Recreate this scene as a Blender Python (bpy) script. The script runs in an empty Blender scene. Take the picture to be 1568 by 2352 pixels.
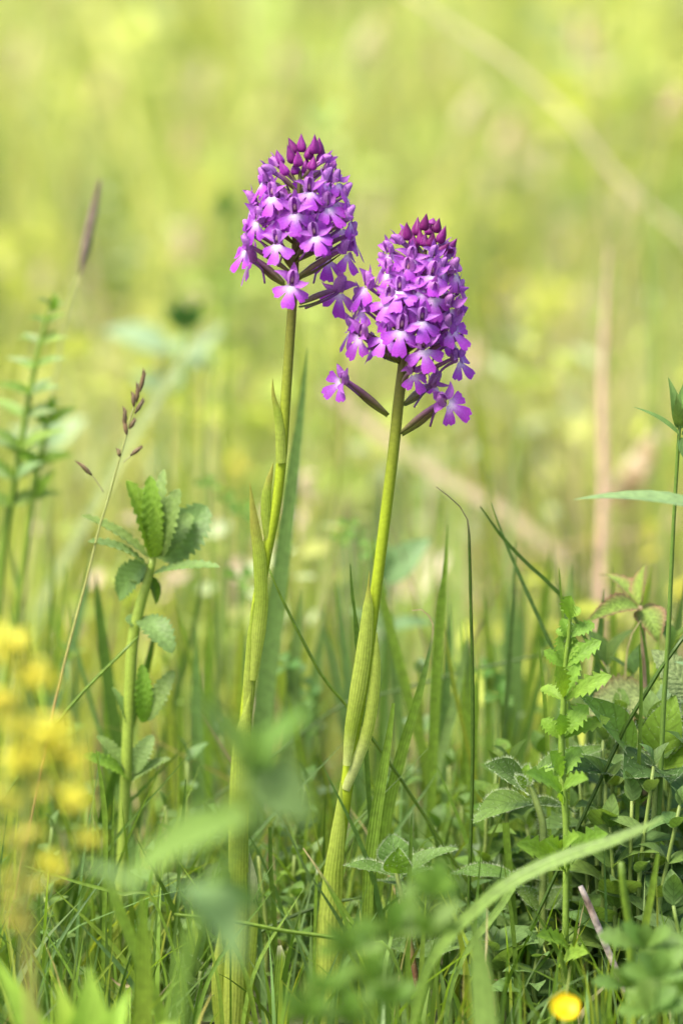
import bpy, math, random
import numpy as np
from mathutils import Vector, Matrix

# ------------------------------------------------------------------ camera, sky, sun, exposure
SC = bpy.context.scene
COL = SC.collection
H = 0.284                     # metres of plant the frame's height spans in the plane of focus
DIST = 1.78                   # camera to orchids
PITCH = math.radians(8.0)
ZC = 0.1495                   # height above the ground of the frame's centre
FWD = np.array([0, math.cos(PITCH), -math.sin(PITCH)])
UP = np.array([0, math.sin(PITCH), math.cos(PITCH)])
RIGHT = np.array([1.0, 0, 0])
CAM = np.array([0, 0, ZC]) - DIST * FWD

cam_d = bpy.data.cameras.new('camera')
cam = bpy.data.objects.new('camera', cam_d)
COL.objects.link(cam)
cam.location = CAM
cam.rotation_euler = (math.pi / 2 - PITCH, 0, 0)
cam_d.sensor_fit = 'VERTICAL'
cam_d.sensor_height = 36.0
cam_d.sensor_width = 24.0
cam_d.lens = 36.0 * DIST / H
cam_d.clip_start = 0.05
cam_d.clip_end = 500
cam_d.dof.use_dof = True
cam_d.dof.focus_distance = DIST - 0.005
cam_d.dof.aperture_fstop = 8.5
SC.camera = cam

SUN_EL, SUN_AZ = math.radians(60), math.radians(-128)   # azimuth from +Y (away from the camera) towards +X
world = bpy.data.worlds.new('World')
SC.world = world
world.use_nodes = True
wn = world.node_tree.nodes
sky = wn.new('ShaderNodeTexSky')
sky.sky_type = 'NISHITA'
sky.sun_disc = False
sky.sun_elevation = SUN_EL
sky.sun_rotation = SUN_AZ
sky.air_density = 1.0
sky.dust_density = 4.0
sky.ozone_density = 1.0
wn['Background'].inputs['Strength'].default_value = 0.13
world.node_tree.links.new(sky.outputs[0], wn['Background'].inputs['Color'])

sun_d = bpy.data.lights.new('sun', 'SUN')
sun_d.energy = 2.8
sun_d.angle = math.radians(25)
sun_d.color = (1.0, 0.95, 0.86)
sun = bpy.data.objects.new('sun', sun_d)
COL.objects.link(sun)
sd = Vector((math.sin(SUN_AZ) * math.cos(SUN_EL), math.cos(SUN_AZ) * math.cos(SUN_EL), math.sin(SUN_EL)))
sun.rotation_euler = sd.to_track_quat('Z', 'Y').to_euler()
sun.location = (0, 0, 3)

SC.view_settings.view_transform = 'Standard'
SC.view_settings.look = 'None'
SC.view_settings.gamma = 1.0
SC.view_settings.exposure = 1.45
SC.render.engine = 'CYCLES'
SC.cycles.use_denoising = True
SC.cycles.max_bounces = 8
SC.cycles.diffuse_bounces = 4
SC.cycles.glossy_bounces = 2
SC.cycles.transmission_bounces = 6
SC.cycles.caustics_reflective = False
SC.cycles.caustics_refractive = False

rng = random.Random(7)
nrg = np.random.default_rng(11)
PX = H / 2352.0               # the photograph is measured on a 1568 x 2352 grid


def at(vx, vy, y=0.0):
    """The point of the world plane Y = y seen at grid position (vx, vy)."""
    r = FWD * DIST + RIGHT * ((vx - 784) * PX) + UP * ((1176 - vy) * PX)
    return CAM + r * ((y - CAM[1]) / r[1])


def gz(x, y):
    return 0.004 * math.sin(9 * x + 1.3) * math.cos(7 * y) + 0.003 * math.sin(23 * x + 11 * y)


# ------------------------------------------------------------------ materials
def new_mat(name):
    m = bpy.data.materials.new(name)
    m.use_nodes = True
    nt = m.node_tree
    nt.nodes.clear()
    return m, nt.nodes, nt.links


def plant_mat(name, rough=0.45, trans=0.4, noise=350.0, nvar=0.22, bump=0.15, veins=None, spec=0.28, vein_tone=1.25,
              tcol=(1.25, 1.25, 0.55), sheen=0.0, side_veins=None):
    """Leaf-like sheet: colour from the mesh and the object, mottling, veins along the UV, light passing through."""
    m, N, L = new_mat(name)
    out = N.new('ShaderNodeOutputMaterial')
    bs = N.new('ShaderNodeBsdfPrincipled')
    tr = N.new('ShaderNodeBsdfTranslucent')
    mix = N.new('ShaderNodeMixShader')
    at_ = N.new('ShaderNodeAttribute'); at_.attribute_name = 'Col'
    oi = N.new('ShaderNodeObjectInfo')
    mul = N.new('ShaderNodeMixRGB'); mul.blend_type = 'MULTIPLY'; mul.inputs[0].default_value = 1
    L.new(at_.outputs['Color'], mul.inputs[1]); L.new(oi.outputs['Color'], mul.inputs[2])
    tc = N.new('ShaderNodeTexCoord')
    nz = N.new('ShaderNodeTexNoise'); nz.inputs['Scale'].default_value = noise; nz.inputs['Detail'].default_value = 4
    L.new(tc.outputs['Object'], nz.inputs['Vector'])
    mr = N.new('ShaderNodeMapRange')
    mr.inputs['From Min'].default_value = 0.3; mr.inputs['From Max'].default_value = 0.7
    mr.inputs['To Min'].default_value = 1 - nvar; mr.inputs['To Max'].default_value = 1 + nvar
    L.new(nz.outputs['Fac'], mr.inputs['Value'])
    m2 = N.new('ShaderNodeVectorMath'); m2.operation = 'SCALE'
    L.new(mul.outputs[0], m2.inputs[0]); L.new(mr.outputs[0], m2.inputs['Scale'])
    colour = m2.outputs[0]
    height = nz.outputs['Fac']
    uv = N.new('ShaderNodeUVMap'); uv.uv_map = 'UVMap'
    sep = N.new('ShaderNodeSeparateXYZ'); L.new(uv.outputs[0], sep.inputs[0])
    if veins:
        k = N.new('ShaderNodeMath'); k.operation = 'MULTIPLY'; k.inputs[1].default_value = veins * 2 * math.pi
        wob = N.new('ShaderNodeTexNoise'); wob.inputs['Scale'].default_value = noise * 0.12
        L.new(tc.outputs['Object'], wob.inputs['Vector'])
        wa = N.new('ShaderNodeMath'); wa.operation = 'MULTIPLY_ADD'; wa.inputs[1].default_value = 0.22
        L.new(wob.outputs['Fac'], wa.inputs[0]); L.new(sep.outputs['X'], wa.inputs[2])
        L.new(wa.outputs[0], k.inputs[0])
        s = N.new('ShaderNodeMath'); s.operation = 'SINE'; L.new(k.outputs[0], s.inputs[0])
        r = N.new('ShaderNodeMapRange')
        r.inputs['From Min'].default_value = -1; r.inputs['From Max'].default_value = 1
        r.inputs['To Min'].default_value = 0.88; r.inputs['To Max'].default_value = 1.08
        L.new(s.outputs[0], r.inputs['Value'])
        m3 = N.new('ShaderNodeVectorMath'); m3.operation = 'SCALE'
        L.new(colour, m3.inputs[0]); L.new(r.outputs[0], m3.inputs['Scale'])
        colour = m3.outputs[0]
        height = s.outputs[0]
    if side_veins:
        # |u| slanted against v gives the feathered veins of a broad leaf
        a = N.new('ShaderNodeMath'); a.operation = 'SUBTRACT'; a.inputs[1].default_value = 0.5
        L.new(sep.outputs['X'], a.inputs[0])
        b = N.new('ShaderNodeMath'); b.operation = 'ABSOLUTE'; L.new(a.outputs[0], b.inputs[0])
        c = N.new('ShaderNodeMath'); c.operation = 'MULTIPLY_ADD'; c.inputs[1].default_value = -0.55
        L.new(b.outputs[0], c.inputs[0]); L.new(sep.outputs['Y'], c.inputs[2])
        d = N.new('ShaderNodeMath'); d.operation = 'MULTIPLY'; d.inputs[1].default_value = side_veins
        L.new(c.outputs[0], d.inputs[0])
        e = N.new('ShaderNodeMath'); e.operation = 'PINGPONG'; e.inputs[1].default_value = 0.5
        L.new(d.outputs[0], e.inputs[0])
        f = N.new('ShaderNodeMath'); f.operation = 'MINIMUM'
        g = N.new('ShaderNodeMath'); g.operation = 'MULTIPLY'; g.inputs[1].default_value = 5.0
        L.new(b.outputs[0], g.inputs[0]); L.new(e.outputs[0], f.inputs[0]); L.new(g.outputs[0], f.inputs[1])
        r = N.new('ShaderNodeMapRange')
        r.inputs['From Min'].default_value = 0; r.inputs['From Max'].default_value = 0.14
        r.inputs['To Min'].default_value = vein_tone; r.inputs['To Max'].default_value = 1.0
        L.new(f.outputs[0], r.inputs['Value'])
        m3 = N.new('ShaderNodeVectorMath'); m3.operation = 'SCALE'
        L.new(colour, m3.inputs[0]); L.new(r.outputs[0], m3.inputs['Scale'])
        colour = m3.outputs[0]
        height = f.outputs[0]
    bp = N.new('ShaderNodeBump'); bp.inputs['Strength'].default_value = bump; bp.inputs['Distance'].default_value = 0.0006
    L.new(height, bp.inputs['Height'])
    L.new(bp.outputs[0], bs.inputs['Normal'])
    L.new(colour, bs.inputs['Base Color'])
    bs.inputs['Roughness'].default_value = rough
    bs.inputs['Specular IOR Level'].default_value = spec
    if sheen:
        bs.inputs['Sheen Weight'].default_value = sheen
        bs.inputs['Sheen Roughness'].default_value = 0.4
    if trans:
        tm = N.new('ShaderNodeVectorMath'); tm.operation = 'MULTIPLY'; tm.inputs[1].default_value = tcol
        L.new(colour, tm.inputs[0])
        L.new(tm.outputs[0], tr.inputs['Color'])
        mix.inputs[0].default_value = trans
        L.new(bs.outputs[0], mix.inputs[1]); L.new(tr.outputs[0], mix.inputs[2])
        L.new(mix.outputs[0], out.inputs['Surface'])
    else:
        L.new(bs.outputs[0], out.inputs['Surface'])
    return m


M_grass = plant_mat('grass_blade', rough=0.4, trans=0.42, noise=500, veins=4, bump=0.25, spec=0.35)
M_turf = plant_mat('meadow_grass', rough=0.5, trans=0.45, noise=90, nvar=0.2, bump=0.0, spec=0.3)
M_stem = plant_mat('green_stem', rough=0.45, trans=0.12, noise=900, nvar=0.12, bump=0.15)
M_sheath = plant_mat('sheath_leaf', rough=0.4, trans=0.45, noise=900, nvar=0.14, veins=6, bump=0.18, spec=0.3)
M_leaf = plant_mat('soft_leaf', rough=0.5, trans=0.4, noise=500, nvar=0.16, bump=0.3, side_veins=7.0, vein_tone=1.15)
M_hairy = plant_mat('downy_leaf', rough=0.55, trans=0.36, noise=700, nvar=0.16, bump=0.25, side_veins=5.0, sheen=0.04, vein_tone=0.72, spec=0.15)
M_rough = plant_mat('wrinkled_leaf', rough=0.55, trans=0.34, noise=1100, nvar=0.35, bump=0.6, side_veins=9.0)
M_cut = plant_mat('toothed_leaf', rough=0.5, trans=0.45, noise=600, nvar=0.16, bump=0.2)
M_petal = plant_mat('orchid_petal', rough=0.45, trans=0.38, noise=1800, nvar=0.16, bump=0.2, tcol=(1.15, 0.9, 1.15), spec=0.3, sheen=0.15)
M_dark = plant_mat('orchid_ovary', rough=0.4, trans=0.0, noise=1500, nvar=0.2, bump=0.2, spec=0.5)
M_dry = plant_mat('dry_straw', rough=0.6, trans=0.25, noise=500, nvar=0.25, bump=0.2, tcol=(1.1, 1.0, 0.8))
M_yellow = plant_mat('yellow_petal', rough=0.4, trans=0.35, noise=800, nvar=0.1, bump=0.05, tcol=(1.1, 1.0, 0.5))
M_hair = plant_mat('plant_hair', rough=0.4, trans=0.4, noise=500, nvar=0.1, bump=0.0, tcol=(1, 1, 1))
M_wood = plant_mat('dead_twig', rough=0.8, trans=0.0, noise=450, nvar=0.55, bump=0.6, spec=0.2)


def ground_mat():
    m, N, L = new_mat('meadow_soil')
    out = N.new('ShaderNodeOutputMaterial'); bs = N.new('ShaderNodeBsdfPrincipled')
    tc = N.new('ShaderNodeTexCoord')
    n1 = N.new('ShaderNodeTexNoise'); n1.inputs['Scale'].default_value = 14; n1.inputs['Detail'].default_value = 8
    n2 = N.new('ShaderNodeTexNoise'); n2.inputs['Scale'].default_value = 130; n2.inputs['Detail'].default_value = 5
    L.new(tc.outputs['Object'], n1.inputs['Vector']); L.new(tc.outputs['Object'], n2.inputs['Vector'])
    r1 = N.new('ShaderNodeValToRGB')
    e = r1.color_ramp.elements
    e[0].position = 0.34; e[0].color = (0.05, 0.06, 0.02, 1)
    e[1].position = 0.66; e[1].color = (0.15, 0.17, 0.05, 1)
    r2 = N.new('ShaderNodeValToRGB')
    e = r2.color_ramp.elements
    e[0].position = 0.35; e[0].color = (0.45, 0.42, 0.3, 1)
    e[1].position = 0.6; e[1].color = (1, 1, 1, 1)
    L.new(n1.outputs['Fac'], r1.inputs[0]); L.new(n2.outputs['Fac'], r2.inputs[0])
    mx = N.new('ShaderNodeMixRGB'); mx.blend_type = 'MULTIPLY'; mx.inputs[0].default_value = 1
    L.new(r1.outputs[0], mx.inputs[1]); L.new(r2.outputs[0], mx.inputs[2])
    L.new(mx.outputs[0], bs.inputs['Base Color'])
    bs.inputs['Roughness'].default_value = 0.9
    bp = N.new('ShaderNodeBump'); bp.inputs['Strength'].default_value = 0.6; bp.inputs['Distance'].default_value = 0.01
    L.new(n2.outputs['Fac'], bp.inputs['Height']); L.new(bp.outputs[0], bs.inputs['Normal'])
    L.new(bs.outputs[0], out.inputs['Surface'])
    return m


# ------------------------------------------------------------------ mesh helpers
def nrm(v):
    v = np.asarray(v, float)
    n = np.linalg.norm(v)
    return v / n if n > 1e-12 else v


def spline(pts, n):
    """Catmull-Rom through pts, n+1 samples evenly along the length."""
    P = np.asarray(pts, float)
    if len(P) == 2:
        t = np.linspace(0, 1, n + 1)[:, None]
        return P[0] * (1 - t) + P[1] * t
    Q = np.vstack([2 * P[0] - P[1], P, 2 * P[-1] - P[-2]])
    out = []
    for i in range(1, len(Q) - 2):
        p0, p1, p2, p3 = Q[i - 1], Q[i], Q[i + 1], Q[i + 2]
        for k in range(10):
            t = k / 10
            out.append(0.5 * (2 * p1 + (p2 - p0) * t + (2 * p0 - 5 * p1 + 4 * p2 - p3) * t * t
                              + (3 * p1 - p0 - 3 * p2 + p3) * t ** 3))
    out.append(P[-1])
    out = np.array(out)
    s = np.concatenate([[0], np.cumsum(np.linalg.norm(np.diff(out, axis=0), axis=1))])
    q = np.linspace(0, s[-1], n + 1)
    return np.stack([np.interp(q, s, out[:, j]) for j in range(3)], 1)


def along(vals, n):
    vals = np.asarray(vals, float)
    t = np.linspace(0, 1, n + 1)
    x = np.linspace(0, 1, len(vals))
    if vals.ndim == 1:
        return np.interp(t, x, vals)
    return np.stack([np.interp(t, x, vals[:, j]) for j in range(vals.shape[1])], 1)


def along_pts(vals, pts, n):
    """Values given one per point of the line are laid at those points, others evenly along it."""
    vals = np.asarray(vals, float)
    P = np.asarray(pts, float)
    if len(vals) == len(P) - 1:
        vals = np.concatenate([vals, vals[-1:]])
    if len(vals) != len(P):
        return along(vals, n)
    x = np.concatenate([[0], np.cumsum(np.linalg.norm(np.diff(P, axis=0), axis=1))])
    t = np.linspace(0, x[-1], n + 1)
    if vals.ndim == 1:
        return np.interp(t, x, vals)
    return np.stack([np.interp(t, x, vals[:, j]) for j in range(vals.shape[1])], 1)


class MB:
    """Collects sheets and tubes into one mesh."""
    def __init__(s):
        s.v, s.f, s.uv, s.c = [], [], [], []
        s.n = 0

    def grid(s, P, C, U=None, closed=False):
        """P: rows x cols x 3 points; C: colour (3,) or rows x 3 or rows x cols x 3."""
        P = np.asarray(P, float)
        r, c = P.shape[:2]
        C = np.asarray(C, float)
        if C.ndim == 1:
            C = np.broadcast_to(C, (r, c, 3))
        elif C.ndim == 2:
            C = np.broadcast_to(C[:, None, :], (r, c, 3))
        if U is None:
            U = np.stack(np.meshgrid(np.linspace(0, 1, c), np.linspace(0, 1, r)), -1)
        b = s.n
        s.v.append(P.reshape(-1, 3)); s.c.append(C.reshape(-1, 3)); s.uv.append(U.reshape(-1, 2))
        m = c if closed else c - 1
        for i in range(r - 1):
            for j in range(m):
                k = (j + 1) % c
                s.f.append((b + i * c + j, b + i * c + k, b + (i + 1) * c + k, b + (i + 1) * c + j))
        s.n += r * c

    def tube(s, pts, rad, col, n=7, seg=None, smooth=True):
        seg = seg or max(6, 4 * (len(pts) - 1))
        P = spline(pts, seg)
        R = along_pts(rad, pts, seg) if np.ndim(rad) else np.full(seg + 1, rad)
        T = np.gradient(P, axis=0)
        ref = np.array([0, -1.0, 0.12])
        rows = []
        for i in range(seg + 1):
            t = nrm(T[i])
            a = np.cross(t, ref)
            if np.linalg.norm(a) < 0.05:
                a = np.cross(t, np.array([1.0, 0, 0]))
            a = nrm(a); b = np.cross(a, t)
            an = np.linspace(0, 2 * math.pi, n, endpoint=False)
            rows.append(P[i] + R[i] * (np.cos(an)[:, None] * a + np.sin(an)[:, None] * b))
        C = np.asarray(col, float)
        if C.ndim == 2:
            C = along_pts(C, pts, seg)
        s.grid(np.array(rows), C, closed=True)
        b0 = s.n - (seg + 1) * n
        s.f.append(tuple(b0 + k for k in range(n - 1, -1, -1)))
        s.f.append(tuple(s.n - n + k for k in range(n)))

    def ribbon(s, pts, wid, col, face=(0, -1, 0.25), fold=0.25, seg=None, cross=3, twist=0.0, arc=0.0):
        """Blade along pts; fold = V section, arc = rounded section bulging to face."""
        seg = seg or max(10, 5 * (len(pts) - 1))
        P = spline(pts, seg)
        W = along_pts(wid, pts, seg)
        T = np.gradient(P, axis=0)
        tw = along(twist, seg) if np.ndim(twist) else np.linspace(0, twist, seg + 1)
        u = np.linspace(-1, 1, cross)
        rows = []
        for i in range(seg + 1):
            t = nrm(T[i]); f = np.asarray(face, float)
            S = nrm(np.cross(t, f))
            if np.linalg.norm(S) < 0.5:
                S = RIGHT
            Nn = np.cross(S, t)
            S, Nn = S * math.cos(tw[i]) + Nn * math.sin(tw[i]), Nn * math.cos(tw[i]) - S * math.sin(tw[i])
            h = W[i] / 2
            rows.append(P[i] + (u * h)[:, None] * S
                        + ((-fold * (1 - np.abs(u)) + arc * (1 - u * u)) * h)[:, None] * Nn)
        C = np.asarray(col, float)
        if C.ndim == 2:
            C = along_pts(C, pts, seg)
        rows = np.array(rows)
        s.grid(rows, C)
        return rows

    def leaf(s, p0, p1, w, col, n=(0, -0.5, 1), bow=0.08, vee=0.25, prof='ovate', serr=0.0, teeth=9, rug=0.0,
             nv=7, nt=22, nu=7, edge=None, side=0.0, wave=0.0, curl=0.0):
        """Broad leaf from base p0 to tip p1, w wide, its upper side towards n."""
        p0, p1 = np.asarray(p0, float), np.asarray(p1, float)
        d = p1 - p0; Ln = np.linalg.norm(d); d = d / Ln
        S = nrm(np.cross(d, np.asarray(n, float))); Nn = np.cross(S, d)
        t = np.linspace(0, 1, nt + 1)
        if prof == 'ovate':
            pw = np.sin(math.pi * t ** 0.72) ** 0.85 * (1 - 0.15 * t)
        elif prof == 'lance':
            pw = np.sin(math.pi * t ** 0.62) ** 0.9 * (1 - 0.25 * t)
        elif prof == 'oblong':
            pw = np.minimum(1, (np.sin(math.pi * t ** 0.9).clip(0) ** 0.5))
        elif prof == 'obovate':
            pw = np.sin(math.pi * t ** 1.6).clip(0) ** 0.7
        else:
            pw = np.sin(math.pi * t).clip(0)
        pw = pw.clip(0.0)
        u = np.linspace(-1, 1, nu)
        rows, U, CC = [], [], []
        c0 = np.asarray(col, float); ce = np.asarray(edge, float) if edge is not None else c0
        for i, ti in enumerate(t):
            ph = (ti * teeth) % 1.0
            tooth = 1 + serr * ((1 - ph) - 0.5) * (0.4 + 0.6 * min(1, 3 * ti))
            h = w / 2 * pw[i] * tooth + 0.00005
            back = serr * 0.5 * Ln / max(teeth, 1) * ph
            base = p0 + d * (Ln * ti) + Nn * (bow * Ln * 4 * ti * (1 - ti) - curl * Ln * ti * ti) + S * (side * Ln * 4 * ti * (1 - ti))
            z = vee * h * np.abs(u) ** 1.3 + rug * Ln * np.sin(2 * math.pi * (nv * (ti - 0.22 * np.abs(u)))) * np.sqrt(np.abs(u)) * pw[i] \
                + wave * Ln * np.sin(9 * ti + 2.0) * u * np.abs(u)
            rows.append(base + (u * h)[:, None] * S + z[:, None] * Nn - (np.abs(u) ** 4 * back)[:, None] * d * 0)
            U.append(np.stack([0.5 + 0.5 * u, np.full(nu, ti)], 1))
            k = (np.abs(u) ** 3)[:, None]
            CC.append(c0 * (1 - k) + ce * k)
        rows = np.array(rows)
        s.grid(rows, np.array(CC), np.array(U))
        return rows, Nn

    def hairs(s, rows, Nn, n, length=0.0009, w=0.000055, col=(0.5, 0.58, 0.34), edge_only=0.6):
        R, C = rows.shape[:2]
        V, F = [], []
        for k in range(n):
            i = rng.uniform(0.02, 0.98) * (R - 1)
            i0 = int(i); fi = i - i0
            if rng.random() < edge_only:
                j = 0 if rng.random() < 0.5 else C - 1
            else:
                j = rng.randrange(C)
            p = rows[i0, j] * (1 - fi) + rows[min(i0 + 1, R - 1), j] * fi
            mid = rows[i0, C // 2]
            o = nrm(p - mid) if j != C // 2 else np.zeros(3)
            e = 1.0 if j in (0, C - 1) else 0.3
            d = nrm(o * e + Nn * rng.uniform(-0.4, 1.0) * (1.1 - 0.6 * e) + np.array([rng.uniform(-.5, .5) for _ in range(3)]))
            L = length * rng.uniform(0.5, 1.25)
            sd_ = nrm(np.cross(d, np.array([rng.uniform(-.4, .4), -1, rng.uniform(-.4, .4)]))) * w / 2
            q = p + d * L * 0.6; tip = p + d * L + np.array([0, 0, 0.12 * L])
            V += [p - sd_, p + sd_, q + sd_ * 0.8, q - sd_ * 0.8, tip]
        V = np.array(V)
        b = s.n
        s.v.append(V); s.c.append(np.broadcast_to(np.asarray(col, float), (len(V), 3)).copy())
        s.uv.append(np.zeros((len(V), 2))); s.n += len(V)
        for k in range(n):
            a = b + 5 * k
            s.f.append((a, a + 1, a + 2, a + 3)); s.f.append((a + 3, a + 2, a + 4))

    def mesh(s, name, mat, origin=(0, 0, 0)):
        me = bpy.data.meshes.new(name)
        V = np.vstack(s.v) - np.asarray(origin, float)
        me.from_pydata(V.tolist(), [], s.f)
        me.materials.append(mat)
        ca = me.color_attributes.new('Col', 'FLOAT_COLOR', 'POINT')
        C = np.ones((len(V), 4)); C[:, :3] = np.vstack(s.c)
        ca.data.foreach_set('color', C.ravel())
        uvl = me.uv_layers.new(name='UVMap')
        idx = np.empty(len(me.loops), dtype=np.int32)
        me.loops.foreach_get('vertex_index', idx)
        uvl.data.foreach_set('uv', np.vstack(s.uv)[idx].ravel())
        me.polygons.foreach_set('use_smooth', np.ones(len(me.polygons), dtype=bool))
        me.update()
        return me


def tag(o, label=None, cat=None, group=None, kind=None):
    if label: o['label'] = label
    if cat: o['category'] = cat
    if group: o['group'] = group
    if kind: o['kind'] = kind
    return o


class Thing:
    """An Empty at the base of a plant; its parts are given in world coordinates."""
    def __init__(s, name, label, cat, base, group=None):
        s.o = bpy.data.objects.new(name, None)
        COL.objects.link(s.o)
        s.o.empty_display_size = 0.01
        s.base = np.asarray(base, float)
        s.o.location = s.base
        tag(s.o, label, cat, group)

    def part(s, name, mb, mat, parent=None, label=None, kind=None):
        o = bpy.data.objects.new(name, mb.mesh(name, mat, s.base))
        COL.objects.link(o)
        o.parent = parent or s.o
        return tag(o, label, None, None, kind)


def single(name, mb, mat, base, label, cat, group=None):
    o = bpy.data.objects.new(name, mb.mesh(name, mat, base))
    COL.objects.link(o)
    o.location = base
    return tag(o, label, cat, group)


def var(c, a=0.12):
    k = rng.uniform(1 - a, 1 + a)
    return np.array([c[0] * k * rng.uniform(0.92, 1.08), c[1] * k, c[2] * k * rng.uniform(0.9, 1.1)])


def rooted(pts, drift=0.35):
    """Carries the lower end of a stalk on until it stands in the soil."""
    P = [np.asarray(p, float) for p in pts]
    e = P[-1]
    if e[2] > gz(e[0], e[1]):
        d = nrm(P[-1] - P[-2])
        h = e[2] - gz(e[0], e[1]) + 0.003
        if d[2] > -0.35:
            d = nrm(np.array([d[0] * drift, d[1] * drift, -1]))
        P.append(e + d / -d[2] * h)
    return P


def V3(pts, y=0.0):
    """Grid positions (vx, vy) or (vx, vy, y) to points."""
    return [at(p[0], p[1], p[2] if len(p) > 2 else y) for p in pts]


# colours (base colours)
G_FRESH = (0.165, 0.265, 0.03)
G_DEEP = (0.08, 0.15, 0.02)
G_BLUE = (0.135, 0.225, 0.06)
G_YEL = (0.25, 0.32, 0.035)
G_STEM = (0.30, 0.38, 0.018)
STRAW = (0.52, 0.42, 0.22)

# ------------------------------------------------------------------ the setting
def build_ground():
    xs = np.concatenate([np.linspace(-120, -4, 20), np.linspace(-3.6, 3.6, 73), np.linspace(4, 120, 20)])
    ys = np.concatenate([np.linspace(-40, -2.4, 12), np.linspace(-2, 7, 91), np.linspace(7.5, 260, 30)])
    mb = MB()
    P = np.array([[[x, y, gz(x, y) * (1 if abs(x) < 4 and y < 8 else 0.2)] for x in xs] for y in ys])
    mb.grid(P, (1, 1, 1))
    o = bpy.data.objects.new('ground', mb.mesh('ground', ground_mat()))
    COL.objects.link(o)
    tag(o, kind='structure')


build_ground()


def grass_field(name, label, n, xr, yr, hr, wr, cols, seg=4, lean=0.35, keep=None, hfun=None, clump=None):
    """Uncountable meadow grass: n blades as one mesh."""
    pal = np.array([c[:3] for c in cols]); wt = np.array([c[3] for c in cols]); wt = wt / wt.sum()
    x = nrg.uniform(xr[0], xr[1], n); y = nrg.uniform(yr[0], yr[1], n)
    ci = nrg.choice(len(pal), n, p=wt); tone = np.ones(n); hk = np.ones(n)
    if clump:
        m, sig = clump
        cx = nrg.uniform(xr[0], xr[1], m); cy = nrg.uniform(yr[0], yr[1], m)
        cc = nrg.choice(len(pal), m, p=wt); ct = nrg.uniform(0.45, 1.45, m); ch = nrg.uniform(0.45, 1.15, m)
        k = nrg.integers(0, m, n)
        x = cx[k] + nrg.normal(0, sig, n); y = cy[k] + nrg.normal(0, sig, n)
        ci = np.where(nrg.random(n) < 0.85, cc[k], ci); tone = ct[k]; hk = ch[k]
    if keep is not None:
        k = keep(x, y); x, y, ci, tone, hk = x[k], y[k], ci[k], tone[k], hk[k]; n = len(x)
    h = nrg.uniform(hr[0], hr[1], n) * nrg.uniform(0.6, 1.0, n) * hk
    if hfun is not None:
        h = h * hfun(x, y)
    w = nrg.uniform(wr[0], wr[1], n)
    az = nrg.uniform(0, 2 * math.pi, n)
    ln = np.abs(nrg.normal(0, lean, n)) + 0.05
    fa = nrg.uniform(-1.2, 1.2, n)                      # which way the blade's face looks
    c = np.minimum(pal[ci] * tone[:, None] * nrg.uniform(0.75, 1.25, (n, 1)) * nrg.uniform(0.94, 1.06, (n, 3)), (0.62, 0.62, 0.30))
    z0 = 0.004 * np.sin(9 * x + 1.3) * np.cos(7 * y) + 0.003 * np.sin(23 * x + 11 * y) - 0.004
    V = np.zeros((n, seg + 1, 2, 3)); Cc = np.zeros((n, seg + 1, 2, 4)); U = np.zeros((n, seg + 1, 2, 2))
    for i in range(seg + 1):
        t = i / seg
        off = h * ln * (t ** 2)
        px = x + np.cos(az) * off; py = y + np.sin(az) * off; pz = z0 + h * t * (1 - 0.25 * np.minimum(ln, 1) * t)
        ww = w * (1 - t ** 2.2) * (0.75 + 0.5 * t * (1 - t)) + 0.00005
        for j, sgn in enumerate((-0.5, 0.5)):
            V[:, i, j, 0] = px + np.cos(fa) * ww * sgn
            V[:, i, j, 1] = py + np.sin(fa) * ww * sgn
            V[:, i, j, 2] = pz
            U[:, i, j, 0] = j; U[:, i, j, 1] = t
            Cc[:, i, j, :3] = c
    Cc[..., 3] = 1
    base = (np.arange(n) * (seg + 1) * 2)[:, None, None]
    q = np.array([[2 * i, 2 * i + 1, 2 * i + 3, 2 * i + 2] for i in range(seg)])[None]
    F = (base + q).reshape(-1, 4)
    me = bpy.data.meshes.new(name)
    nv, nf = V.size // 3, len(F)
    me.vertices.add(nv); me.vertices.foreach_set('co', V.ravel())
    me.loops.add(nf * 4); me.loops.foreach_set('vertex_index', F.ravel().astype(np.int32))
    me.polygons.add(nf)
    me.polygons.foreach_set('loop_start', np.arange(0, nf * 4, 4, dtype=np.int32))
    me.polygons.foreach_set('loop_total', np.full(nf, 4, dtype=np.int32))
    me.update(calc_edges=True)
    me.polygons.foreach_set('use_smooth', np.ones(nf, dtype=bool))
    ca = me.color_attributes.new('Col', 'FLOAT_COLOR', 'POINT'); ca.data.foreach_set('color', Cc.ravel())
    uvl = me.uv_layers.new(name='UVMap'); uvl.data.foreach_set('uv', U.reshape(-1, 2)[F.ravel()].ravel())
    me.materials.append(M_turf)
    o = bpy.data.objects.new(name, me)
    COL.objects.link(o)
    tag(o, label, 'grass', kind='stuff')
    return o


near_cols = [(*G_FRESH, 4), (*G_DEEP, 5), (*G_BLUE, 2), (*G_YEL, 2), (*STRAW, 0.4)]
mid_cols = [(0.42, 0.47, 0.09, 4), (0.22, 0.33, 0.08, 2.2), (0.56, 0.58, 0.20, 3.5), (0.66, 0.52, 0.32, 1.2), (0.12, 0.22, 0.03, 1)]
far_cols = [(0.47, 0.51, 0.12, 4), (0.34, 0.45, 0.11, 3), (0.60, 0.61, 0.24, 3), (0.68, 0.52, 0.33, 1.5), (0.56, 0.53, 0.06, 2), (0.17, 0.28, 0.05, 1.6), (0.72, 0.66, 0.46, 0.8)]


def clear_of_orchids(x, y):
    """No turf grows through the orchids' own leaves."""
    k = np.ones(len(x), bool)
    for x0 in (-0.0297, -0.0041):
        k &= ~((np.abs(x - x0) < 0.011) & (y > -0.16) & (y < 0.006))
    return k


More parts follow.
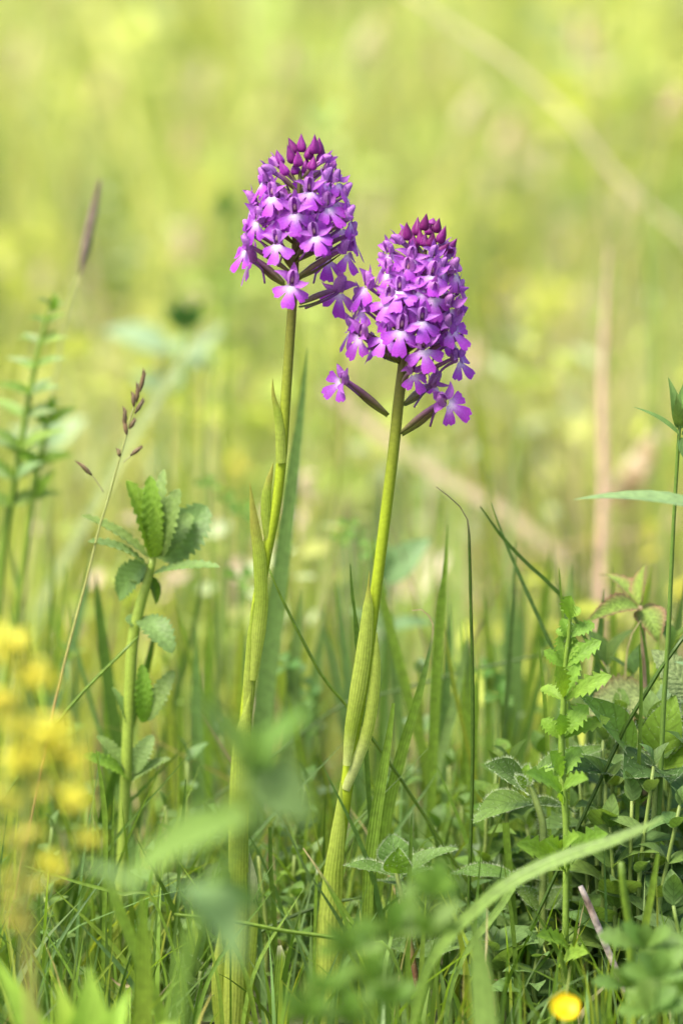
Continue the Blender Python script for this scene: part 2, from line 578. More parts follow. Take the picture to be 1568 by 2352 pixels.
grass_field('turf_grass', 'fine green turf grass growing round the orchid stems', 16500, (-0.42, 0.42), (-0.45, 0.2),
            (0.03, 0.085), (0.0008, 0.0026), near_cols, seg=5, keep=clear_of_orchids,
            hfun=lambda x, y: np.where(y < -0.12, 0.55, np.where(y < 0, 0.75, 1.0)))
grass_field('meadow_grass', 'yellow-green meadow grass behind the orchids', 12000, (-0.8, 0.8), (0.18, 1.3),
            (0.05, 0.17), (0.0016, 0.004), mid_cols, seg=4, clump=(330, 0.028))
grass_field('far_meadow_grass', 'pale yellow-green grass filling the far meadow', 46000, (-3.0, 3.0), (1.3, 8.5),
            (0.10, 0.30), (0.003, 0.007), far_cols, seg=3, clump=(3800, 0.045))


def foliage_field(name, label, n, m, xr, yr, zr, sr, cols, sig):
    """Uncountable small herb leaves and dry bits among the meadow grass, n leaves in m clumps, as one mesh."""
    pal = np.array([c[:3] for c in cols]); wt = np.array([c[3] for c in cols]); wt = wt / wt.sum()
    cx = nrg.uniform(*xr, m); cy = nrg.uniform(*yr, m); cz = nrg.uniform(*zr, m)
    cc = nrg.choice(len(pal), m, p=wt); ct = nrg.uniform(0.65, 1.05, m); cs = nrg.uniform(*sr, m)
    k = nrg.integers(0, m, n)
    P = np.stack([cx[k] + nrg.normal(0, sig, n), cy[k] + nrg.normal(0, sig, n), np.maximum(0.006, cz[k] + nrg.normal(0, sig * .7, n))], 1)
    c = pal[cc[k]] * ct[k][:, None] * nrg.uniform(0.85, 1.15, (n, 1))
    c = np.minimum(c, 0.82)
    L = cs[k] * nrg.uniform(0.7, 1.2, n); W = L * nrg.uniform(0.3, 0.6, n)
    N = np.stack([nrg.normal(0, .5, n), nrg.normal(-.35, .5, n), np.abs(nrg.normal(.8, .4, n))], 1)
    N /= np.linalg.norm(N, axis=1)[:, None]
    A = np.cross(N, nrg.normal(0, 1, (n, 3))); A /= np.linalg.norm(A, axis=1)[:, None]
    B = np.cross(N, A)
    V = np.zeros((n, 6, 3))
    for i, (a, b) in enumerate([(-.5, 0), (-.15, .5), (.2, .42), (.5, 0), (.2, -.42), (-.15, -.5)]):
        V[:, i] = P + A * (a * L)[:, None] + B * (b * W)[:, None] + N * (abs(b) * W * .3)[:, None]
    base = (np.arange(n) * 6)[:, None, None]
    F = (base + np.array([[0, 1, 2, 3], [0, 3, 4, 5]])[None]).reshape(-1, 4)
    me = bpy.data.meshes.new(name)
    nf = len(F)
    me.vertices.add(n * 6); me.vertices.foreach_set('co', V.ravel())
    me.loops.add(nf * 4); me.loops.foreach_set('vertex_index', F.ravel().astype(np.int32))
    me.polygons.add(nf)
    me.polygons.foreach_set('loop_start', np.arange(0, nf * 4, 4, dtype=np.int32))
    me.polygons.foreach_set('loop_total', np.full(nf, 4, dtype=np.int32))
    me.update(calc_edges=True)
    C = np.ones((n, 6, 4)); C[..., :3] = c[:, None, :]
    ca = me.color_attributes.new('Col', 'FLOAT_COLOR', 'POINT'); ca.data.foreach_set('color', C.ravel())
    me.uv_layers.new(name='UVMap')
    me.materials.append(M_turf)
    o = bpy.data.objects.new(name, me)
    COL.objects.link(o)
    tag(o, label, 'foliage', kind='stuff')


fol = [(0.50, 0.55, 0.08, 4), (0.58, 0.62, 0.16, 3), (0.40, 0.50, 0.10, 2.5), (0.12, 0.22, 0.03, 1.6), (0.62, 0.48, 0.34, 1.3), (0.50, 0.58, 0.30, 1.2), (0.54, 0.52, 0.30, .6), (0.62, 0.58, 0.06, .8)]
foliage_field('meadow_foliage', 'small herb leaves mixed into the meadow grass behind the orchids', 6000, 420, (-0.8, 0.8), (0.28, 1.3), (0.02, 0.12), (0.008, 0.018), fol, 0.016)
foliage_field('far_meadow_foliage', 'herb leaves and dry bits mixed into the far meadow grass', 30000, 3950, (-3.0, 3.0), (1.3, 8.5), (0.03, 0.24), (0.014, 0.034), fol, 0.03)

# ------------------------------------------------------------------ the orchids
LIPC = [(0.78, 0.66, 0.82), (0.70, 0.52, 0.78), (0.50, 0.18, 0.64), (0.42, 0.085, 0.58), (0.37, 0.045, 0.48)]


def lip_mesh(seed):
    r_ = random.Random(seed)
    nth, nr = 72, 8
    th = np.linspace(-108, 108, nth + 1)
    cen = [-60 + r_.uniform(-4, 4), r_.uniform(-4, 4), 60 + r_.uniform(-4, 4)]
    Rl = [0.0062 * r_.uniform(0.94, 1.06), 0.0072 * r_.uniform(0.95, 1.08), 0.0062 * r_.uniform(0.94, 1.06)]
    hw = 25
    rad = np.zeros(nth + 1)
    for i, a in enumerate(th):
        best = 0
        for c, R in zip(cen, Rl):
            x = abs(a - c) / hw
            if x < 1:
                v = R * (0.36 + 0.64 * (1 - x ** 5) ** 0.45) * (1 + 0.03 * math.sin(a * 0.5 + seed)) * (1 - 0.06 * math.exp(-((a - c) / 4.0) ** 2))
                best = max(best, v)
            else:
                best = max(best, R * max(0.2, 0.36 - 0.25 * (x - 1)))
        rad[i] = best
    rows, C, U = [], [], []
    tilt = math.radians(24)
    dn = np.array([0, -math.sin(tilt), -math.cos(tilt)]); nm = np.array([0, -math.cos(tilt), math.sin(tilt)])
    b = [r_.uniform(-1, 1) for _ in range(3)]
    for k in range(nr + 1):
        f = k / nr
        row, cr, ur = [], [], []
        for i, a in enumerate(th):
            r = rad[i] * f
            xx = r * math.sin(math.radians(a)); yy = r * math.cos(math.radians(a))
            q = r / 0.006
            bend = 0.0005 * math.sin(2.3 * q + seed) * q * (0.5 + b[2]) - 0.0006 * (xx / 0.005) ** 2 * (1 + 0.5 * b[0]) - 0.0003 * q * q * (1 + b[1]) + 0.00045 * q * math.cos(math.radians(3 * a * 0.95))
            p = np.array([1.0, 0, 0]) * xx + dn * (yy + 0.0012) + nm * bend
            row.append(p)
            # pale heart of the lip running a little way into each lobe
            g = r / 0.0062 * (1.0 + 0.25 * (1 - math.cos(math.radians(5.6 * a))) * 0.5)
            cr.append(np.array([np.interp(g, [0, 0.22, 0.46, 0.66, 1.0], [c[j] for c in LIPC]) for j in range(3)]))
            ur.append((i / nth, f))
        rows.append(row); C.append(cr); U.append(ur)
    mb = MB(); mb.grid(np.array(rows), np.array(C), np.array(U))
    return mb.mesh('lip', M_petal)


def hood_mesh(seed):
    r_ = random.Random(seed + 50)
    mb = MB()
    # dorsal sepal and side petals closing into a small helmet
    nv, na = 12, 15
    rows, C = [], []
    for i in range(nv + 1):
        v = i / nv
        rho = 0.0018 * math.sqrt(max(0, 1 - v ** 2.3)) * (0.8 + 0.5 * v) + 0.00003
        row, cr = [], []
        for a in np.linspace(-154, 154, na):
            an = math.radians(a)
            row.append(np.array([math.sin(an) * rho * 1.05, math.cos(an) * rho * 0.9 - 0.0015 * v * v + 0.0006, 0.0048 * v - 0.0006]))
            k = abs(a) / 154
            cr.append(np.array([0.42, 0.15, 0.49]) * (1 - 0.2 * v) + np.array([0.20, 0.10, 0.22]) * k * 0.7)
        rows.append(row); C.append(cr)
    mb.grid(np.array(rows), np.array(C))
    # swept back tip of the dorsal sepal
    mb.leaf((0, 0.0004, 0.0024), (r_.uniform(-.0008, .0008), 0.0002 + r_.uniform(-.001, .001), 0.0062), 0.0022, (0.36, 0.10, 0.44), n=(0, -1, 0), bow=-0.1, vee=0.3, prof='lance', nt=8, nu=5)
    # the column in the throat
    t = np.linspace(0, math.pi, 8)
    rr = np.array([[[math.sin(x) * math.cos(p) * 0.00055, math.sin(x) * math.sin(p) * 0.0006 - 0.0001, -math.cos(x) * 0.0012 + 0.0010]
                    for p in np.linspace(0, 2 * math.pi, 9, endpoint=False)] for x in t])
    mb.grid(rr, np.array([(0.10, 0.02, 0.09), (0.10, 0.02, 0.09), (0.30, 0.14, 0.22), (0.45, 0.25, 0.32), (0.45, 0.22, 0.32), (0.40, 0.18, 0.34), (0.3, 0.1, 0.3), (0.3, 0.1, 0.3)]), closed=True)
    return mb.mesh('flower', M_petal)


def sepal_mesh(sgn, seed):
    r_ = random.Random(seed + 90)
    mb = MB()
    tip = (sgn * (0.0060 + r_.uniform(-.0005, .0005)), -0.0006 + r_.uniform(-.0012, .0012), 0.0020 + r_.uniform(-.0016, .0016))
    mb.leaf((sgn * 0.0007, 0.0004, 0.0001), tip, 0.0027, (0.42, 0.13, 0.52), n=(0, -0.8, 0.6), bow=0.12 * r_.choice((-1, 1)), vee=0.35,
            prof='lance', nt=10, nu=5, edge=(0.33, 0.06, 0.43), side=0.1)
    return mb.mesh('sepal', M_petal)


LIPS = [lip_mesh(i) for i in range(6)]
HOODS = [hood_mesh(i) for i in range(3)]
SEPL = [sepal_mesh(-1, i) for i in range(3)]
SEPR = [sepal_mesh(1, i) for i in range(3)]


def bud_mesh(seed):
    r_ = random.Random(seed)
    rows, C = [], []
    for i in range(13):
        v = i / 12
        rho = 0.00150 * (math.sin(math.pi * (v * 0.95 + 0.03) ** 0.60)) ** 0.9 * (1 - 0.45 * v) + 0.00012 * (1 - v) if v < 0.999 else 0.00003
        row, cr = [], []
        for p in np.linspace(0, 2 * math.pi, 12, endpoint=False):
            k = 1 + 0.13 * math.cos(3 * p + seed) + 0.05 * math.cos(7 * p + 9 * v)
            row.append((math.cos(p) * rho * k + 0.0004 * v * v * math.sin(seed), math.sin(p) * rho * k, 0.0058 * v))
            cr.append(np.array([0.30, 0.03, 0.25]) * (1 - 0.35 * v) * (0.9 + 0.2 * math.cos(3 * p)) + np.array([0.02, 0.0, 0.03]))
        rows.append(row); C.append(cr)
    mb = MB(); mb.grid(np.array(rows), np.array(C), closed=True)
    return mb.mesh('bud', M_petal)


BUDS = [bud_mesh(i) for i in range(3)]


def child(name, me, parent, mat_local=None):
    o = bpy.data.objects.new(name, me)
    COL.objects.link(o)
    o.parent = parent
    if mat_local is not None:
        o.matrix_local = mat_local
    return o


class Orchid(Thing):
    def __init__(s, label, stem, axis, prof):
        """stem: centre line from the top down; axis: (vy, vx) pairs; prof: (vy, radius in grid units)."""
        super().__init__('pyramidal_orchid', label, 'orchid', (stem[-1][0], stem[-1][1], gz(*stem[-1][:2])))
        s.ax, s.pr = axis, prof

    def axis_x(s, vy):
        return np.interp(vy, [a[0] for a in s.ax], [a[1] for a in s.ax])

    def radius(s, vy):
        return np.interp(vy, [a[0] for a in s.pr], [a[1] for a in s.pr]) * PX

    def flower(s, vx, vy, az=None, half=False, roll=0.0, pitch=0.0, scale=1.0, back=False, deep=1.0, root=None, stretch=1.0, bract=False, tint=None):
        scale *= 0.90 * rng.uniform(0.93, 1.07)
        # (vx, vy) is the pale heart of the lip; the throat sits a little above it
        vt = vy - 17 * scale
        ax = s.axis_x(vt)
        R = s.radius(vt) * deep
        dx = (vx - ax) * PX
        if az is None:
            sn = max(-0.97, min(0.97, dx / R))
            a = math.asin(sn)
            if back:
                a = math.pi - a
        else:
            a = math.radians(az)
        y = -math.cos(a) * R
        P = at(vx, vt, y)
        a_face = a + rng.uniform(-0.15, 0.15)
        M = (Matrix.Translation(Vector(P - s.base)) @ Matrix.Rotation(a_face, 4, 'Z')
             @ Matrix.Rotation(math.radians(roll + rng.uniform(-9, 9)), 4, 'Y')
             @ Matrix.Rotation(math.radians(-pitch + rng.uniform(-8, 8)), 4, 'X')
             @ Matrix.Diagonal((scale, scale, scale, 1)))
        f = child('flower', rng.choice(HOODS), s.o, M)
        k = rng.uniform(0.85, 1.12)
        tn = np.array(tint or (1, 1, 1)) * k
        cc = (tn[0] * rng.uniform(0.94, 1.05), tn[1], tn[2] * rng.uniform(0.95, 1.05), 1)
        f.color = cc
        lp = None if half else child('lip', rng.choice(LIPS), f, Matrix.Rotation(math.radians(rng.uniform(-9, 9)), 4, 'X') @ Matrix.Diagonal((rng.uniform(.94, 1.05), 1, stretch * rng.uniform(.93, 1.05), 1)))
        if lp:
            lp.color = cc
        for m, sg in ((rng.choice(SEPL), -1), (rng.choice(SEPR), 1)):
            c = child('sepal', m, f, Matrix.Rotation(math.radians(rng.uniform(-14, 14)), 4, 'Y') @ Matrix.Rotation(math.radians(rng.uniform(-20, 20)), 4, 'Z'))
            c.color = cc
        # ovary and spur, from the stem to the back of the flower
        Mi = M.inverted()
        out = np.array([math.sin(a_face), -math.cos(a_face), 0])
        backp = P - out * 0.0012 * scale + np.array([0, 0, 0.0002])
        if root is None:
            dv = 24 + R / PX * 0.3
            rp = at(s.axis_x(vt + dv), vt + dv, 0.0)
        else:
            rp = at(root[0], root[1], 0.0)
        rp = rp + out * 0.0008
        mid = (rp * 0.5 + backp * 0.5) + np.array([0, 0, 0.0004])
        rp, mid, backp = [np.array(Mi @ Vector(p - s.base)) for p in (rp, mid, backp)]
        mb = MB()
        oc = np.array([(0.20, 0.20, 0.05), (0.20, 0.14, 0.08), (0.20, 0.08, 0.14), (0.30, 0.08, 0.30)])
        mb.tube([rp, mid, backp], np.array([0.0004, 0.0009, 0.00085, 0.0005]), oc, n=7, seg=8)
        child('ovary', mb.mesh('ovary', M_dark), f)
        if rng.random() < 0.75 or bract:
            mb = MB()
            sp = backp * 0.45 + rp * 0.55 + np.array([rng.uniform(-.003, .003), rng.uniform(-.002, .002), -0.0035])
            mb.tube([np.array([0, 0.0004, -0.0006]), backp * 0.75 + rp * 0.25 + np.array([0, 0, -0.0018]), sp], np.array([0.0006, 0.0004, 0.00033]), (0.26, 0.08, 0.30), n=6, seg=8)
            child('spur', mb.mesh('spur', M_dark), f)
        if bract or rng.random() < 0.5:
            mb = MB()
            e = backp + (backp - rp) * 0.12 + np.array([rng.uniform(-.001, .001), 0, -0.0008])
            mb.ribbon([rp + np.array([0, 0, -0.0008]), mid + np.array([0, 0, -0.0020]), e], np.array([0.0014, 0.0021, 0.0014, 0.0001]),
                      np.array([(0.22, 0.24, 0.06), (0.16, 0.12, 0.06), (0.11, 0.05, 0.08)]), face=(0, -0.4, 1), fold=0.5, seg=10)
            child('bract', mb.mesh('bract', M_sheath), f)
        return f

    def bud(s, vx, vy, tip, scale=1.0, y=0.0, root=None, light=1.0):
        """vx, vy: foot of the bud; tip: grid position of its point."""
        P = at(vx, vy, y); T = at(tip[0], tip[1], y * 1.4); T = T + (T - P) * rng.uniform(0.0, 0.18)
        d = Vector(nrm(T - P))
        L = np.linalg.norm(T - P)
        q = Vector((0, 0, 1)).rotation_difference(d)
        b = child('bud', rng.choice(BUDS), s.o, Matrix.Translation(Vector(P - s.base)) @ q.to_matrix().to_4x4()
                  @ Matrix.Rotation(rng.uniform(0, 6), 4, 'Z') @ Matrix.Diagonal((scale, scale, L / 0.0058, 1)))
        k = rng.uniform(0.85, 1.2) * light
        b.color = (k, k * light, k * light, 1)
        rp = at(s.axis_x(vy + 60), vy + 60, 0) if root is None else at(root[0], root[1], 0)
        Mi = b.matrix_local.inverted()
        mb = MB()
        mid = rp * 0.4 + P * 0.6 + np.array([0, 0, -0.0006])
        pts = [np.array(Mi @ Vector(p - s.base)) for p in (rp, mid, P + np.array(d) * 0.0003)]
        mb.tube(pts, np.array([0.0005, 0.0008, 0.0006]), np.array([(0.10, 0.08, 0.04), (0.12, 0.05, 0.08), (0.2, 0.05, 0.18)]), n=6, seg=6)
        child('ovary', mb.mesh('ovary', M_dark), b)


def grid_from(ox, oy, sc):
    return lambda p: ((ox + p[0] * sc) / 1.7417, (oy + p[1] * sc) / 1.7417)


def stem_part(o, pts, rad, cols):
    mb = MB(); mb.tube(pts, np.array(rad) * PX, np.array(cols), n=12, seg=60)
    return o.part('stem', mb, M_stem)


def sheath(o, pts, wid, cols, lift=0.0016, arc=0.4, twist=0.0, face=(0, -1, 0.1), y=0.0, fold=0.0):
    P = [p + np.array([0, -lift, 0]) for p in V3(pts, y)]
    mb = MB()
    mb.ribbon(P, np.array(wid) * PX, np.array(cols), face=face, fold=fold, arc=arc, cross=9, seg=40, twist=twist)
    return o.part('stem_leaf', mb, M_sheath)


SH_G, SH_Y, SH_P = (0.30, 0.38, 0.05), (0.37, 0.44, 0.075), (0.50, 0.54, 0.19)
TIPB = (0.33, 0.32, 0.06)

# taller orchid ------------------------------------------------------
g1 = grid_from(900, 500, 600 / 1568)
stemL = rooted(V3([(690, 392), (682, 500), (676, 620), (668, 746), (657, 900), (647, 1050), (632, 1170), (608, 1290), (590, 1400),
                   (575, 1550), (560, 1700), (552, 1850), (546, 2000), (540, 2150), (538, 2352)]))
OL = Orchid('taller orchid with magenta flower spike on a long green stem', stemL,
            [(350, 694), (392, 690), (500, 682), (620, 676), (746, 668), (900, 657)],
            [(330, 25), (400, 62), (450, 88), (520, 110), (580, 122), (640, 128), (700, 130)])
stem_part(OL, stemL, [4, 8, 10, 11, 12, 12, 12.5, 13, 13.5, 14, 15, 15, 16, 16, 16, 16],
          [(0.12, 0.10, 0.04), (0.16, 0.14, 0.03), (0.22, 0.25, 0.03), G_STEM, G_STEM, G_STEM, G_STEM, (0.36, 0.42, 0.02), (0.36, 0.42, 0.03), (0.36, 0.42, 0.03)])

fl = [  # pale heart of each lip in the enlarged view, then options
    ((890, 745), {}), ((470, 790), {}), ((730, 965), {}), ((1080, 905), {}), ((345, 1055), {'roll': 12}), ((545, 1285), {}),
    ((935, 1205), {'roll': -6}), ((1260, 1390), {'roll': -8}), ((1300, 1045), {'roll': -14}), ((225, 1345), {'roll': 18}),
    ((1125, 640), {}), ((1320, 790), {'az': 84}), ((330, 640), {'az': -75, 'scale': .9}), ((255, 890), {'az': -86}),
    ((1250, 640), {'az': 70, 'scale': .9}), ((1330, 1230), {'az': 88}), ((240, 1180), {'az': -95}),
    ((1065, 1450), {'back': True, 'az': 160, 'scale': 1.05}), ((520, 900), {'az': 200}), ((1150, 840), {'az': 150}),
    ((420, 560), {'half': True, 'az': -62, 'scale': .85, 'pitch': -35}), ((1120, 440), {'half': True, 'az': 60, 'scale': .85, 'pitch': -40}),
    ((1160, 520), {'half': True, 'az': 95, 'scale': .85, 'pitch': -20}), ((480, 480), {'half': True, 'az': -110, 'scale': .8, 'pitch': -30}),
    ((900, 620), {'az': 170, 'scale': .9}), 
    ((960, 1020), {'az': 175}),  ((1200, 1130), {'az': 140}), 
     ((420, 700), {'az': 230, 'scale': .9}),
]
for p, kw in fl:
    p = (760 + (p[0] - 760) * (0.74 + 0.26 * min(1, max(0, p[1] - 400) / 600)), p[1])      # the spike tapers to its tip
    OL.flower(*g1(p), **kw)
for k in range(13):
    OL.flower(*g1((rng.uniform(500, 1080), rng.uniform(780, 1260))), deep=0.72, scale=rng.uniform(.8, .95), roll=rng.uniform(-20, 20))
OL.flower(*g1((700, 1720)), az=-6, roll=4, scale=1.06, root=g1((735, 1760)), bract=False)
OL.flower(*g1((265, 1470)), az=-100, roll=24, root=g1((650, 1650)), bract=True)
OL.flower(*g1((1195, 1800)), az=142, roll=-10, scale=1.1, root=g1((770, 1870)), bract=True)
for b in [((800, 285), (808, 100)), ((925, 300), (943, 115)), ((975, 300), (995, 128)), ((985, 400), (1030, 245)), ((705, 400), (668, 225)), ((735, 300), (680, 145)),
          ((860, 360), (900, 205)), ((845, 510), (855, 335)), ((590, 420), (530, 265)), ((645, 525), (575, 375)), ((770, 430), (760, 290)), ((905, 470), (925, 330)), ((740, 520), (720, 390))]:
    OL.bud(*g1(b[0]), tip=g1(b[1]), scale=1.0, y=rng.uniform(-0.003, 0.002), light=rng.uniform(0.9, 1.25))

sheath(OL, [(646, 1062), (643, 990), (637, 945), (628, 905), (626, 868)], [24, 22, 17, 9, 1], [SH_Y, SH_Y, SH_G, TIPB])
sheath(OL, [(618, 1270), (611, 1180), (613, 1130), (620, 1095), (628, 1062)], [12, 24, 22, 14, 1], [SH_Y, SH_G, SH_G, TIPB], lift=0.0010)
sheath(OL, [(582, 1560), (594, 1450), (600, 1380), (596, 1280), (585, 1200), (574, 1105)], [14, 33, 32, 30, 22, 1], [SH_Y, SH_Y, SH_G, SH_G, TIPB], lift=0.0022)
sheath(OL, [(566, 1700), (572, 1560), (578, 1450), (583, 1380)], [20, 26, 18, 1], [SH_Y, SH_Y, SH_G], lift=0.0014)
sheath(OL, [(548, 2000), (548, 1880), (552, 1780), (557, 1690), (575, 1590)], [46, 46, 46, 40, 2], [SH_Y, SH_G, SH_G, SH_Y], lift=0.0024)
sheath(OL, [(532, 2440), (538, 2250), (546, 2100), (549, 1930), (552, 1840)], [48, 48, 44, 38, 4], [SH_Y, SH_Y, SH_G, SH_G], lift=0.0028)
sheath(OL, [(545, 2440), (566, 2250), (576, 2120), (577, 2020), (573, 1955)], [28, 36, 34, 30, 1], [SH_G, SH_G, SH_G, (0.36, 0.4, 0.2)], lift=0.0012, arc=0.3)
sheath(OL, [(520, 2440), (505, 2300), (502, 2220), (508, 2120)], [30, 36, 30, 2], [SH_G, SH_G, SH_Y], lift=0.0016, arc=0.4)

# shorter orchid -----------------------------------------------------
g2 = grid_from(1280, 820, 640 / 1536)
stemR = rooted(V3([(977, 574), (962, 640), (945, 700), (932, 780), (925, 840), (914, 930), (905, 1020), (893, 1120), (878, 1240), (860, 1380), (835, 1560),
                   (810, 1700), (793, 1830), (778, 1930), (765, 2050), (757, 2150), (750, 2352)]))
OR_ = Orchid('shorter orchid with broad purple flower spike leaning to one side', stemR,
             [(500, 985), (574, 977), (640, 962), (700, 945), (780, 932), (840, 925), (930, 914), (1020, 905)],
             [(520, 30), (580, 70), (640, 98), (700, 115), (760, 125), (820, 128), (880, 128), (960, 120)])
stem_part(OR_, stemR, [4, 7, 9, 11, 12, 12.5, 13, 13, 13, 13, 13.5, 14, 15, 16, 17, 17, 17, 17],
          [(0.12, 0.09, 0.04), (0.14, 0.10, 0.04), (0.24, 0.27, 0.03), G_STEM, G_STEM, G_STEM, G_STEM, G_STEM, (0.40, 0.45, 0.02), (0.42, 0.46, 0.03)])
fr = [
    ((835, 690), {}), ((1085, 715), {}), ((625, 695), {}), ((660, 970), {'roll': 4}), ((1090, 920), {'roll': -5}), ((425, 1060), {'roll': 10}),
    ((780, 1240), {}), ((975, 1150), {}), ((1245, 1225), {'roll': -16}), ((990, 1425), {'roll': -6}), ((1235, 1045), {'roll': -10}),
    ((395, 1310), {'az': -52, 'roll': 25, 'scale': .95}), ((300, 1250), {'az': -92, 'roll': 20}), ((440, 835), {'az': -62, 'roll': 8}),
    ((600, 500), {'az': -50, 'scale': .9, 'pitch': -15}), ((1110, 540), {'az': 38, 'scale': .88, 'pitch': -12}),
    ((1320, 700), {'az': 72}), ((1340, 890), {'az': 84}), ((1330, 1130), {'az': 92}), ((1290, 560), {'az': 98, 'scale': .9}),
    ((1310, 1540), {'az': 75, 'roll': -28}), ((720, 420), {'half': True, 'az': -70, 'scale': .85, 'pitch': -35}), ((800, 380), {'half': True, 'az': -150, 'scale': .85, 'pitch': -30}),
    ((1200, 480), {'half': True, 'az': 95, 'scale': .85, 'pitch': -35}), ((560, 620), {'az': -95, 'scale': .9}), ((380, 990), {'az': -105}),
    ((860, 560), {'az': 10, 'scale': .0001 + .85, 'pitch': -12}), ((1000, 640), {'az': 185, 'scale': .9}), ((760, 860), {'az': -15, 'scale': .9, 'pitch': 8}),
    ((1130, 1080), {'az': 160}), ((900, 1010), {'az': 178}), ((1180, 830), {'az': 125}), 
    ((960, 860), {'az': 20, 'scale': .85}), ((1160, 1330), {'az': 130}), ((1280, 1360), {'az': 80, 'roll': -10}),
    ((1200, 660), {'az': 55, 'scale': .9}),  
]
for p, kw in fr:
    p = (950 + (p[0] - 950) * (0.78 + 0.22 * min(1, max(0, p[1] - 400) / 500)), p[1])
    OR_.flower(*g2(p), **kw)
for k in range(11):
    t = rng.random()
    OR_.flower(*g2((rng.uniform(620, 1130) + (1 - t) * 60, 660 + 680 * t)), deep=0.72, scale=rng.uniform(.8, .95), roll=rng.uniform(-20, 20))
OR_.flower(*g2((885, 1660)), az=48, roll=-18, scale=0.9, root=g2((760, 1740)))
OR_.flower(*g2((215, 1745)), az=-66, roll=40, scale=.95, root=g2((680, 2010)), bract=True)
OR_.flower(*g2((1095, 1780)), az=125, roll=-18, scale=0.98, root=g2((790, 1900)), bract=True)
OR_.flower(*g2((1200, 1960)), az=48, roll=-48, scale=1.02, root=g2((745, 2190)), bract=True)
OR_.flower(*g2((500, 1420)), az=-120, roll=30, scale=0.9, root=g2((750, 1490)), bract=True)
for b in [((840, 335), (822, 165)), ((900, 435), (890, 270)), ((925, 295), (932, 135)), ((970, 390), (960, 255)), ((995, 240), (1008, 95)), ((1050, 290), (1052, 170)),
          ((1070, 190), (1075, 130)), ((1100, 265), (1135, 125)), ((1135, 360), (1205, 222)), ((1215, 455), (1305, 330)), ((1150, 460), (1225, 360)), ((790, 340), (800, 230)), ((1000, 400), (1010, 270)), ((1060, 400), (1085, 270)), ((940, 500), (930, 380))]:
    OR_.bud(*g2(b[0]), tip=g2(b[1]), scale=1.0, y=rng.uniform(-0.003, 0.002), light=rng.uniform(0.8, 1.1))
sheath(OR_, [(796, 1755), (806, 1670), (822, 1580), (837, 1480), (845, 1390), (846, 1345), (848, 1308)], [18, 30, 38, 36, 24, 6, 1], [SH_P, SH_G, SH_Y, SH_Y, SH_Y, TIPB], lift=0.0024)
sheath(OR_, [(793, 1812), (817, 1752), (842, 1682), (857, 1600), (863, 1520), (865, 1450)], [20, 26, 28, 28, 22, 2], [SH_P, SH_P, SH_Y, SH_Y, SH_Y], lift=0.0016)
sheath(OR_, [(748, 2440), (752, 2220), (757, 2100), (766, 2000), (777, 1900), (783, 1790)], [54, 54, 54, 46, 32, 2], [SH_Y, SH_Y, SH_Y, SH_G, SH_Y], lift=0.0030)

# ------------------------------------------------------------------ grass blades that can be told apart
MARKS = [(150, 'the yellow bedstraw'), (250, 'the fescue stalk'), (470, 'the yellow rattle'), (600, 'the taller orchid stem'), (740, 'the gap between the two orchids'), (880, 'the shorter orchid stem'),
         (1040, 'the small young marjoram'), (1180, 'the wiry hooked stalk'), (1350, 'the toothed herb'), (1480, 'the bramble shoot'), (9999, 'the slender knapweed')]


def mark(vx):
    return next(m for x, m in MARKS if vx < x)


def shade(c):
    if c[0] > 1.15 * c[1]: return 'straw-coloured'
    if c[0] > 0.72 * c[1]: return 'yellow-green'
    if c[1] < 0.19: return 'dark green'
    if c[2] > 0.24 * c[1]: return 'grey-green'
    return 'fresh green'



def blade(label, pts, wid, col, y=0.0, group=None, cat='grass blade', name='grass_blade', fold=0.3, twist=0.0, mat=None, face=(0, -1, 0.25), round_=False, root=True):
    P = V3(pts, y)
    if root:
        n0 = len(P); P = rooted(P)
    W = np.array(wid, float) * PX
    mb = MB()
    if round_:
        mb.tube(P, W / 2, np.array(col), n=7)
    else:
        mb.ribbon(P, W, np.array(col), fold=fold, twist=twist, face=face)
    base = P[-1]
    return single(name, mb, mat or M_grass, base, label, cat, group)


blade('broad blue-green grass blade standing behind the taller orchid stem', [(706, 800), (692, 930), (665, 1150), (640, 1350), (608, 1600), (590, 1850)], [2, 18, 34, 42, 48, 46, 40], [G_BLUE, G_BLUE], 0.10)
blade('thin dark grass stalk slanting between the two orchid stems', [(614, 1298), (650, 1380), (700, 1480), (745, 1560), (800, 1625), (850, 1690), (920, 1790), (985, 1890)], [4, 7, 8, 8, 8, 8, 8, 8], [G_FRESH, G_DEEP], 0.010, round_=True)
blade('small torn grass blade beside the shorter orchid stem', [(804, 1295), (808, 1360), (815, 1410), (820, 1460), (828, 1530), (835, 1640)], [2, 8, 6, 16, 16, 12, 10], [G_DEEP, G_DEEP], 0.008)
blade('bright upright grass blade with blunt tip beside the shorter orchid', [(903, 1615), (893, 1690), (880, 1770), (862, 1880), (848, 1990), (842, 2100)], [7, 15, 22, 27, 27, 24, 22], [G_FRESH, G_FRESH, G_YEL], -0.002)
blade('grass blade ending in a curled dry thread beside the shorter orchid', [(945, 1402), (968, 1400), (985, 1415), (994, 1440), (987, 1490), (960, 1600), (925, 1720), (893, 1850), (875, 1980)], [2.5, 3.5, 4, 4, 7, 18, 26, 28, 26, 24],
      [STRAW, STRAW, STRAW, STRAW, G_BLUE, G_FRESH, G_FRESH, G_FRESH, G_FRESH], 0.014)
blade('tall flat grass blade with narrowed tip behind the curled thread', [(1028, 1205), (1022, 1290), (1012, 1400), (1002, 1540), (995, 1700), (990, 1850)], [2, 9, 22, 24, 24, 22], [G_FRESH, G_FRESH], 0.06)
